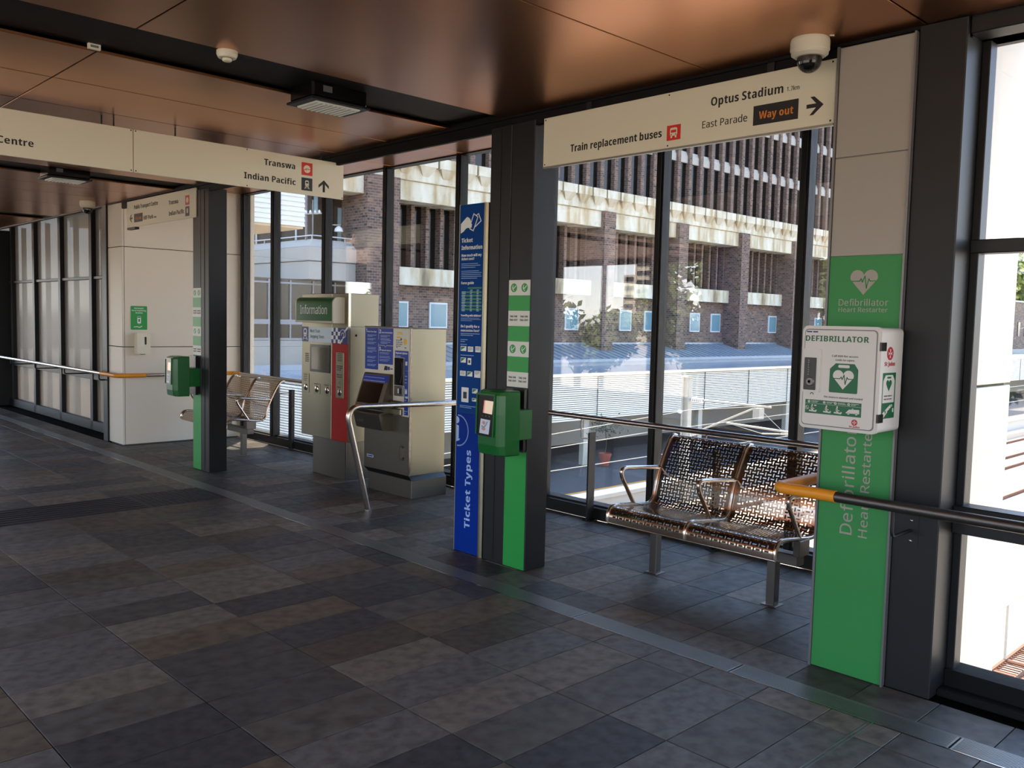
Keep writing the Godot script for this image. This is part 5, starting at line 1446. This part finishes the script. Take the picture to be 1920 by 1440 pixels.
func outside() -> void:
	var b := B.new()
	var g := thing("ground", "pale sunlit ballast of the railway cutting below the concourse", "ground", Vector3(0, -6.6, -40), "", "structure")
	bx("ballast_bed", M.ballast, g, -200, 200, -7.0, -6.6, -400, 300)
	brick_building()
	# lean-to roof at the foot of the building
	var o := thing("lean_to_roof", "blue grey ribbed lean-to roof at the foot of the brick building", "roof", Vector3(-31, -0.5, -50))
	b = B.new()
	b.quad(Vector3(-32.45, 0.32, -23.2), Vector3(-32.45, 0.32, -96), Vector3(-29.55, -0.46, -96), Vector3(-29.55, -0.46, -23.2))
	b.quad(Vector3(-32.45, 0.26, -23.2), Vector3(-32.45, 0.26, -96), Vector3(-29.55, -0.54, -96), Vector3(-29.55, -0.54, -23.2))
	b.quad(Vector3(-29.55, -0.54, -23.2), Vector3(-29.55, -0.46, -23.2), Vector3(-29.55, -0.46, -96), Vector3(-29.55, -0.54, -96))
	put(b, "roof_sheet", M.roof_blue, o)
	b = B.new()
	var z := -23.4
	while z > -96:
		beam_between(b, Vector3(-32.4, 0.335, z), Vector3(-29.55, -0.435, z), 0.035, 6)
		z -= 0.62
	put(b, "roof_ribs", M.roof_blue, o).set_meta("kind", "stuff")
	bx("ridge_flashing", M.roof_blue, o, -32.5, -32.3, 0.3, 0.42, -96, -23.2)
	bx("gutter", M.roof_blue, o, -29.58, -29.42, -0.62, -0.45, -96, -23.2)
	bx("fascia_wall", M.roof_blue, o, -29.8, -29.65, -0.9, -0.45, -96, -16)
	# platform canopy with white louvres
	o = thing("platform_canopy", "long flat platform canopy with a fascia of white louvre slats", "canopy", Vector3(-26.5, -5.3, -50))
	bx("roof_deck", M.roof_blue, o, -29.7, -23.95, -0.92, -0.85, -150, -16.0)
	bx("top_capping", M.louvre_white, o, -24.02, -23.86, -0.93, -0.78, -150, -15.95)
	for k in 21:
		b = B.new()
		b.prism(pts2([0.0, 0.0, 0.03, -0.02, 0.05, -0.072, 0.04, -0.075, 0.0, -0.03]), Transform3D(Basis(Vector3(1, 0, 0), Vector3(0, 1, 0), Vector3(0, 0, 1)), Vector3(-23.98, -0.96 - k * 0.1, 0)), -150, -15.98)
		put(b, "slat", M.louvre_white, o)
		b = B.new()
		b.prism(pts2([0.0, 0.0, 0.03, -0.02, 0.05, -0.072, 0.04, -0.075, 0.0, -0.03]), Transform3D(Basis(Vector3(0, 0, -1), Vector3(0, 1, 0), Vector3(1, 0, 0)), Vector3(0, -0.96 - k * 0.1, -16.0)) * Transform3D(Basis(Vector3(0, 1, 0), PI), Vector3.ZERO), 23.98, 29.4)
		put(b, "slat", M.louvre_white, o)
	bx("backing", M.asphalt, o, -24.12, -24.06, -3.02, -0.93, -150, -16.05)
	bx("backing", M.asphalt, o, -29.4, -24.1, -3.02, -0.93, -16.2, -16.1)
	z = -18.0
	while z > -110:
		bx("joint", M.asphalt, o, -23.92, -23.885, -3.05, -0.95, z - 0.02, z)
		z -= 4.6
	for q in [-21.5, -31.3, -41.0, -50.8, -60.6, -70]:
		bx("post", M.mast_white, o, -24.4, -24.1, -5.3, -0.95, q - 0.2, q + 0.2, 0.02)
	bx("soffit", M.concrete_plain, o, -29.6, -24.15, -1.25, -1.15, -150, -16.2)
	bx("rear_wall", M.concrete_plain, o, -29.75, -29.6, -5.3, -0.9, -150, -16.2)
	# platform
	o = thing("platform", "grey railway platform with a yellow edge line under the louvred canopy", "platform", Vector3(-25, -6.6, -60), "", "structure")
	bx("platform_slab", M.asphalt, o, -30, -19.1, -6.6, -5.32, -300, 60)
	bx("edge_coping", M.concrete_plain, o, -19.1, -18.75, -5.5, -5.3, -300, 60, 0.02)
	bx("edge_wall", M.concrete_plain, o, -19.0, -18.9, -6.6, -5.5, -300, 60)
	bx("warning_line", M.yellow_sleeve, o, -19.75, -19.62, -5.32, -5.31, -300, 60)
	bx("tactile_edge", M.concrete_plain, o, -19.6, -19.15, -5.32, -5.312, -300, 60)
	bx("garden_strip", M.ballast, o, -18.75, -17.9, -6.6, -6.2, -300, 60)
	# rails
	for k in 4:
		var x: float = [-17.1, -14.55, -13.1, -10.0][k]
		o = thing("running_rail", ["rusty running rail nearest the platform edge", "second rusty running rail out from the platform", "third rusty running rail out from the platform", "rusty running rail nearest the concourse side"][k], "rail", Vector3(x, -6.6, -60))
		b = B.new()
		b.box(x - 0.07, x + 0.07, -6.6, -6.585, -320, 80); b.box(x - 0.01, x + 0.01, -6.585, -6.48, -320, 80); b.box(x - 0.036, x + 0.036, -6.48, -6.44, -320, 80, 0.008)
		put(b, "rail_section", M.rust, o)
	catenary()
	# potted sapling on the platform
	o = thing("potted_sapling", "terracotta pot with a bare stemmed sapling on the platform", "potted plant", Vector3(-23.4, -5.3, -31.9))
	b = B.new(); b.lathe([[0.0, 0.0], [0.2, 0.0], [0.29, 0.5], [0.32, 0.5], [0.32, 0.62], [0.27, 0.62], [0.25, 0.55], [0.0, 0.55]], Transform3D(Basis(), Vector3(-23.4, -5.3, -31.9)), 18); put(b, "pot", M.terracotta, o)
	b = B.new(); b.tube(PackedVector3Array([Vector3(-23.4, -4.75, -31.9), Vector3(-23.36, -4.2, -31.95), Vector3(-23.42, -3.5, -31.9)]), 0.02, 6); put(b, "stem", M.bark, o)
	b = B.new()
	for k in 260:
		var d := Vector3(rng.randfn() * 0.32, rng.randfn() * 0.22, rng.randfn() * 0.45)
		var p := Vector3(-23.4, -3.35, -31.9) + d
		var u := Vector3(rng.randfn(), rng.randfn(), rng.randfn()).normalized() * 0.09
		var w := u.cross(Vector3(rng.randfn(), rng.randfn(), rng.randfn())).normalized() * 0.05
		b.tri(p - u, p + w, p + u, Vector3.UP, Vector3.UP, Vector3.UP)
	put(b, "leaves", M.leaf_dark, o).set_meta("kind", "stuff")
	# white boarded cabin seen under the cross sign
	o = thing("boarded_cabin", "raised white weatherboard cabin beyond the glass under the cross sign", "cabin", Vector3(-19.5, 4.13, -10))
	bx("core", M.panel_back, o, -21.8, -17.96, 4.15, 7.4, -11.95, -7.0)
	for k in 24:
		b = B.new()
		b.quad(Vector3(-17.955, 4.145 + (k + 1) * 0.1345, -12.02), Vector3(-17.955, 4.145 + (k + 1) * 0.1345, -7.0), Vector3(-17.915, 4.14 + k * 0.1345, -7.0), Vector3(-17.915, 4.14 + k * 0.1345, -12.02))
		b.quad(Vector3(-17.975, 4.14 + k * 0.1345, -12.02), Vector3(-17.975, 4.14 + k * 0.1345, -7.0), Vector3(-17.915, 4.14 + k * 0.1345, -7.0), Vector3(-17.915, 4.14 + k * 0.1345, -12.02), Vector3.DOWN)
		b.quad(Vector3(-17.955, 4.145 + (k + 1) * 0.1345, -12.02), Vector3(-17.915, 4.14 + k * 0.1345, -12.02), Vector3(-17.975, 4.14 + k * 0.1345, -12.02), Vector3(-17.975, 4.145 + (k + 1) * 0.1345, -12.02), Vector3(0, 0, -1))
		put(b, "board", M.siding_white, o)
	bx("soffit", M.pale_render, o, -21.8, -17.99, 4.08, 4.15, -12.0, -7.0)
	bx("soffit_beam", M.pale_render, o, -21.6, -21.2, 3.9, 4.08, -12.0, -7.0)
	bx("support_post", M.grey_trim, o, -21.6, -21.3, -6.6, 3.9, -8.2, -7.9)
	# service deck below the right window
	o = thing("service_deck", "rusty brown open grating service deck far below the right window", "deck", Vector3(0, -4, -15.5))
	for x in [-0.62, -0.22, 0.18, 0.58]: bx("stringer", M.rust, o, x - 0.025, x + 0.025, -4.08, -3.98, -20, -13.2)
	for k in 10: bx("cross_bar", M.rust, o, -0.62, 0.58, -4.06, -4.0, -13.5 - k * 0.7, -13.44 - k * 0.7)
	b = B.new()
	for k in 60: b.box(-0.62, 0.58, -4.02, -4.0, -13.3 - k * 0.11, -13.28 - k * 0.11)
	put(b, "grating_bars", M.rust, o).set_meta("kind", "stuff")
	for q in [-13.5, -19.8]:
		for x in [-0.6, 0.56]: bx("leg", M.rust, o, x - 0.05, x + 0.05, -6.6, -4.08, q - 0.05, q + 0.05)
	b = B.new()
	beam_between(b, Vector3(-0.62, -3.0, -13.2), Vector3(-0.62, -3.0, -20), 0.03); put(b, "guard_rail", M.mast_white, o)
	for k in 4:
		b = B.new(); beam_between(b, Vector3(-0.62, -4.0, -13.3 - k * 2.2), Vector3(-0.62, -3.0, -13.3 - k * 2.2), 0.025); put(b, "guard_post", M.mast_white, o)
	# low brick building, wall and trees far off in the right window
	o = thing("brick_hall", "low distant brick building with slim windows in the right window", "building", Vector3(-34, -6.6, -122))
	bx("wall", M.brick, o, -40, -32, -6.6, 5.5, -150, -104)
	bx("parapet", M.concrete_plain, o, -40.2, -31.9, 5.5, 5.7, -150.2, -103.8)
	for k in 14: bx("window", M.window_dark, o, -32.0, -31.93, 1.2, 3.0, -107.4 - k * 2.6, -106.6 - k * 2.6)
	bx("base_band", M.concrete_plain, o, -32.2, -31.85, -1.4, -0.4, -150, -104)
	tree("tree", "olive green tree rising over the low brick building at the right edge", Vector3(-48, -6.6, -172), 21.0, 8.0, M.leaf_olive, 2600)
	tree("tree", "second olive tree behind the low brick building, farther from the big building", Vector3(-50, -6.6, -192), 22.0, 8.0, M.leaf_olive, 2600)

func catenary() -> void:
	var b := B.new()
	var z := -30.9
	var o := thing("catenary_mast", "white overhead line mast with insulators and a bracket arm over the tracks", "mast", Vector3(-18.1, -6.6, z))
	bx("mast_column", M.mast_white, o, -18.24, -18.17, -6.6, -0.6, z - 0.14, z + 0.14)
	bx("mast_flange", M.mast_white, o, -18.17, -17.95, -6.6, -0.6, z - 0.015, z + 0.015)
	bx("mast_flange", M.mast_white, o, -17.95, -17.88, -6.6, -0.6, z - 0.14, z + 0.14)
	bx("mast_cap", M.mast_white, o, -18.28, -17.84, -0.62, -0.58, z - 0.17, z + 0.17)
	b = B.new(); beam_between(b, Vector3(-17.88, -1.55, z), Vector3(-14.2, -1.6, z - 0.35), 0.045); put(b, "top_tube", M.mast_white, o)
	b = B.new()
	for k in 6: b.lathe([[0.05, -0.03], [0.12, 0.0], [0.05, 0.03]], Transform3D(Basis(Vector3(0, 0, 1), -PI / 2), Vector3(-17.75 + k * 0.1, -1.552, z)), 12)
	put(b, "insulator", M.siding_white, o)
	b = B.new()
	for k in 6: b.lathe([[0.05, -0.03], [0.11, 0.0], [0.05, 0.03]], Transform3D(Basis(Vector3(0, 0, 1), -PI / 2), Vector3(-17.75 + k * 0.1, -3.05 + k * 0.035, z)), 12)
	put(b, "insulator", M.siding_white, o)
	b = B.new(); beam_between(b, Vector3(-17.85, -3.1, z), Vector3(-14.9, -1.68, z - 0.3), 0.04); put(b, "stay_tube", M.mast_white, o)
	b = B.new(); beam_between(b, Vector3(-16.15, -2.42, z - 0.2), Vector3(-13.0, -2.56, z - 0.5), 0.045); put(b, "registration_tube", M.mast_white, o)
	b = B.new(); beam_between(b, Vector3(-15.9, -2.45, z - 0.2), Vector3(-14.6, -2.72, z - 0.4), 0.012); beam_between(b, Vector3(-14.6, -2.72, z - 0.4), Vector3(-13.3, -2.62, z - 0.5), 0.03); beam_between(b, Vector3(-14.75, -1.66, z - 0.3), Vector3(-13.75, -2.5, z - 0.45), 0.01); put(b, "steady_arm", M.mast_white, o)
	b = B.new(); b.lathe([[0.0, -0.1], [0.1, -0.05], [0.1, 0.05], [0.0, 0.1]], Transform3D(Basis(), Vector3(-18.15, -2.1, z + 0.35)), 12); put(b, "line_clamp", M.siding_white, o)
	bx("shade_box", M.concrete_plain, o, -15.3, -15.0, -2.2, -1.75, z - 1.2, z - 0.8)
	var w := [["catenary wire running to the mast above the contact wire", [Vector3(-13.9, -2.35, -6), Vector3(-13.9, -1.70, -18.2), Vector3(-14.2, -1.40, -25.5), Vector3(-14.3, -1.55, -31.2), Vector3(-14.3, -1.8, -60)]], ["middle overhead wire above the tracks", [Vector3(-13.9, -2.5, -6), Vector3(-13.9, -2.12, -18.2), Vector3(-13.9, -1.97, -23.1), Vector3(-14.3, -1.9, -40), Vector3(-14.3, -1.8, -70)]], ["lowest overhead contact wire above the tracks", [Vector3(-13.9, -2.9, -6), Vector3(-13.9, -2.82, -18.2), Vector3(-13.9, -2.8, -23.1), Vector3(-13.3, -2.66, -31.4), Vector3(-13.6, -2.6, -70)]]]
	for q in w:
		o = thing("overhead_wire", q[0], "wire", q[1][0])
		b = B.new(); b.tube(PackedVector3Array(q[1]), 0.012, 6); put(b, "strand", M.mast_white, o)
	# lamp and pole stand before the balcony
	o = thing("power_pole", "slim pole with cross arms and insulators before the concrete balcony", "pole", Vector3(-32.65, 5.26, -21.15))
	b = B.new(); beam_between(b, Vector3(-32.65, 5.26, -21.15), Vector3(-32.65, 7.1, -21.15), 0.04); put(b, "pole_shaft", M.grey_trim, o)
	b = B.new(); beam_between(b, Vector3(-32.65, 6.40, -20.72), Vector3(-32.65, 6.55, -21.8), 0.03); put(b, "cross_arm", M.mast_white, o)
	for k in 5:
		b = B.new(); b.lathe([[0.0, 0.0], [0.05, 0.0], [0.07, 0.08], [0.03, 0.16], [0.0, 0.16]], Transform3D(Basis(), Vector3(-32.65, 6.42 + k * 0.03, -20.78 - k * 0.24)), 8); put(b, "insulator", M.siding_white, o)
	o = thing("yard_lamp", "white bulkhead lamp on a bracket beside the brick tower", "lamp", Vector3(-32.45, 5.26, -22.5))
	b = B.new(); beam_between(b, Vector3(-32.45, 5.2, -22.05), Vector3(-32.45, 6.05, -22.05), 0.03); beam_between(b, Vector3(-32.45, 6.0, -21.75), Vector3(-32.45, 6.04, -22.55), 0.025); put(b, "bracket", M.mast_white, o)
	b = B.new(); b.lathe([[0.0, 0.2], [0.07, 0.18], [0.19, 0.06], [0.21, -0.08], [0.0, -0.1]], Transform3D(Basis(), Vector3(-32.45, 5.8, -22.45)), 14); put(b, "lamp_head", M.siding_white, o)

func brick_building() -> void:
	var b := B.new()
	var o := thing("office_building", "large brown brick office building with concrete bands and brick fins across the tracks", "building", Vector3(-36, -6.6, -50))
	var z1 := -97.0
	var pil := []
	for k in range(-1, 8): pil.append(-40.4 - 7.72 * k if k > 0 else -40.4 - 7.72 * k)
	bx("lower_wall", M.brick, o, -46, -32.45, -6.6, 3.36, z1, -23.2)
	bx("core", M.brick, o, -46, -33.4, 3.3, 21.5, z1, -25.0)
	# corner tower
	bx("corner_tower", M.brick, o, -33.9, -31.0, -6.6, 8.45, -25.0, -23.1)
	# pilasters
	for p in pil:
		bx("pilaster", M.brick, o, -33.0, -31.05, -6.6, 8.45, p - 1.05, p)
	# concrete bands and window bays between pilasters
	var start := -25.0
	for p in pil:
		var za: float = start; var zb: float = p
		start = p - 1.05
		if za - zb < 1.0: continue
		bx("sill_band", M.concrete, o, -32.6, -32.0, 3.34, 4.25, zb, za, 0.02)
		bx("lower_band", M.concrete, o, -32.9, -31.35, 7.47, 8.45, zb + 0.0, za, 0.02)
		bx("window_glass", M.window_dark, o, -33.05, -32.92, 4.25, 7.5, zb, za)
		var n := int(round((za - zb) / 0.92))
		for k in n + 1:
			var z: float = lerpf(za, zb, float(k) / n)
			bx("window_fin", M.brick, o, -33.0, -32.5, 4.25, 7.47, z - 0.11, z + 0.11)
		for k in n:
			var z: float = lerpf(za, zb, (k + 0.5) / n)
			bx("window_bar", M.brown_clad, o, -33.0, -32.97, 5.1, 5.16, z - 0.35, z + 0.35)
	bx("upper_band", M.concrete, o, -33.0, -31.25, 8.45, 9.25, z1, -22.6, 0.03)
	bx("band_end", M.concrete, o, -33.5, -31.3, 7.5, 8.45, -23.1, -21.8, 0.03)
	# small punched windows
	for z in [-25.4, -28.0, -31.0, -33.5, -38.5, -43.7, -46.3, -51.55, -54.2, -62.3, -69.9, -77.6]:
		var fr := bx("window_frame", M.window_frame, o, -32.46, -32.36, 1.17, 2.53, z - 1.22, z, 0.01)
		bx("window_pane", M.window_sky, fr, -32.38, -32.35, 1.26, 2.44, z - 1.13, z - 0.09)
	# upper floors: corbel, lip, dark window and brick fin for every bay
	var n2 := 56
	for k in n2:
		var z := -23.3 - k * 1.31
		bx("brick_fin", M.brick, o, -33.4, -31.45, 9.25, 21.4, z - 0.32, z)
		if k == n2 - 1: break
		b = B.new()
		var zc := z - 0.815
		b.box(-33.0, -31.0, 9.2, 9.72, zc - 0.6, zc + 0.6, 0.02)
		var top := [Vector3(-31.26, 9.2, zc - 0.5), Vector3(-31.26, 9.2, zc + 0.5), Vector3(-31.02, 9.2, zc + 0.5), Vector3(-31.02, 9.2, zc - 0.5)]
		var bot := [Vector3(-31.26, 8.75, zc - 0.2), Vector3(-31.26, 8.75, zc + 0.2), Vector3(-31.24, 8.75, zc + 0.2), Vector3(-31.24, 8.75, zc - 0.2)]
		b.quad(top[3], top[2], bot[2], bot[3], Vector3(1, -0.6, 0).normalized())
		b.quad(top[0], top[3], bot[3], bot[0], Vector3(0, -0.5, -1).normalized())
		b.quad(top[1], top[2], bot[2], bot[1], Vector3(0, -0.5, 1).normalized())
		put(b, "corbel", M.concrete, o)
		for f in 4:
			var y0 := 9.72 + f * 3.35
			bx("window_glass", M.window_dark, o, -32.0, -31.75, y0 - 0.1, y0 + 3.3, zc - 0.5, zc + 0.5)
			if f:
				b = B.new()
				b.box(-32.2, -31.6, y0 - 0.45, y0 - 0.02, zc - 0.49, zc + 0.49)
				b.quad(Vector3(-31.6, y0 - 0.02, zc - 0.49), Vector3(-31.6, y0 - 0.02, zc + 0.49), Vector3(-31.76, y0 + 0.35, zc + 0.49), Vector3(-31.76, y0 + 0.35, zc - 0.49))
				put(b, "window_lip", M.concrete_plain, o)
	bx("roof_parapet", M.concrete, o, -46, -31.2, 21.4, 22.6, z1, -23.0)
	# balcony block left of the tower
	var q := thing("balcony_wing", "pale concrete balcony wing with rail left of the brick tower", "building", Vector3(-36, -6.6, -21))
	bx("parapet", M.concrete_plain, q, -46, XF, 4.22, 4.88, -23.3, -20.5, 0.02)
	b = B.new()
	b.quad(Vector3(XF, 4.88, -20.5), Vector3(XF, 4.88, -23.3), Vector3(XF - 0.5, 5.27, -23.3), Vector3(XF - 0.5, 5.27, -21.0))
	b.quad(Vector3(XF, 4.88, -20.5), Vector3(-46, 4.88, -20.5), Vector3(-46, 5.27, -21.0), Vector3(XF - 0.5, 5.27, -21.0))
	b.box(-46, XF - 0.5, 5.2, 5.26, -23.3, -21.0)
	put(b, "coping", M.concrete_plain, q)
	bx("lower_band", M.concrete_plain, q, -46, XF - 0.06, 3.36, 4.2, -23.2, -20.56, 0.02)
	b = B.new(); b.tube(PackedVector3Array([Vector3(-46, 5.42, -20.9), Vector3(XF - 0.4, 5.42, -20.9), Vector3(XF - 0.4, 5.42, -23.2)]), 0.03, 8); put(b, "guard_rail", M.window_frame, q)
	for k in 8:
		b = B.new(); beam_between(b, Vector3(XF - 0.4 - k * 1.5, 5.2, -20.9), Vector3(XF - 0.4 - k * 1.5, 5.42, -20.9), 0.02); put(b, "rail_post", M.window_frame, q)
	for k in 2:
		b = B.new(); beam_between(b, Vector3(XF - 0.4, 5.2, -21.7 - k), Vector3(XF - 0.4, 5.42, -21.7 - k), 0.02); put(b, "rail_post", M.window_frame, q)
	bx("dark_wall", M.brown_clad, q, -46, -33.2, 5.2, 12.0, -24.0, -21.4)
	for r in [[-21.62, 6.5, 9.4], [-22.95, 5.3, 6.05], [-22.95, 6.1, 6.95]]:
		bx("slit_window", M.window_sky, q, -33.21, -33.15, r[1], r[2], r[0] - 0.1, r[0] + 0.1)
	bx("wall_post", M.grey_trim, q, -32.95, -32.87, 5.2, 10.0, -21.0, -20.92)
	for k in 3: bx("wall_post", M.window_frame, q, -34.6 - k * 2.0, -34.5 - k * 2.0, 5.2, 8.0, -21.42, -21.35)
	bx("glass_wall", M.window_dark, q, -46, -32.7, -6.6, 3.36, -23.1, -17.2)
	for z in [-17.3, -18.9, -20.0, -21.2, -22.4]: bx("glazing_bar", M.bar_grey, q, -32.72, -32.62, 0.5, 3.3, z - 0.03, z + 0.03)
	bx("transom", M.bar_grey, q, -32.72, -32.6, 3.12, 3.2, -23.1, -17.2)
	bx("transom", M.bar_grey, q, -32.72, -32.6, 1.25, 1.47, -23.1, -17.2)
	bx("transom", M.bar_grey, q, -32.72, -32.6, 0.52, 0.62, -23.1, -17.2)
	bx("lower_panel", M.concrete_plain, q, -32.8, -32.62, -6.6, 0.5, -23.1, -17.2)

func far_side() -> void:
	# what the back wall's openings look out on; it shows only as reflections in the glass
	var o := thing("tower_block", "cream stepped tower block far off, reflected in the glass", "building", Vector3(-190, -6.6, 245))
	bx("tower", M.pale_render, o, -192, -184, -6.6, 24, 238, 250)
	bx("tower_crown", M.pale_render, o, -191, -186, 24, 27, 239, 249)
	bx("tower_wing", M.pale_render, o, -197, -192, -6.6, 19, 238, 248)
	for k in 6: bx("window_band", M.window_dark, o, -191, -185, 6 + k * 3.2, 7.5 + k * 3.2, 237.8, 238.1)
	for k in 5: bx("window_band", M.window_dark, o, -196.5, -192.5, 4 + k * 3.2, 5.5 + k * 3.2, 237.8, 238.1)
	var spots := [[-30.5, 40, 13.5], [-41, 40, 11.0], [-20, 40, 13.5], [-53, 40, 10.5], [-9, 40, 12.0], [-64, 40, 10.5], [2, 40, 12.0], [13, 40, 12.5]]
	for k in spots.size():
		var s: Array = spots[k]
		tree("tree", "olive tree in the row beyond the back openings, reflected in the glass", Vector3(s[0], -6.6, s[1]), s[2], 4.6, M.leaf_olive, 3000, "reflected row of trees")
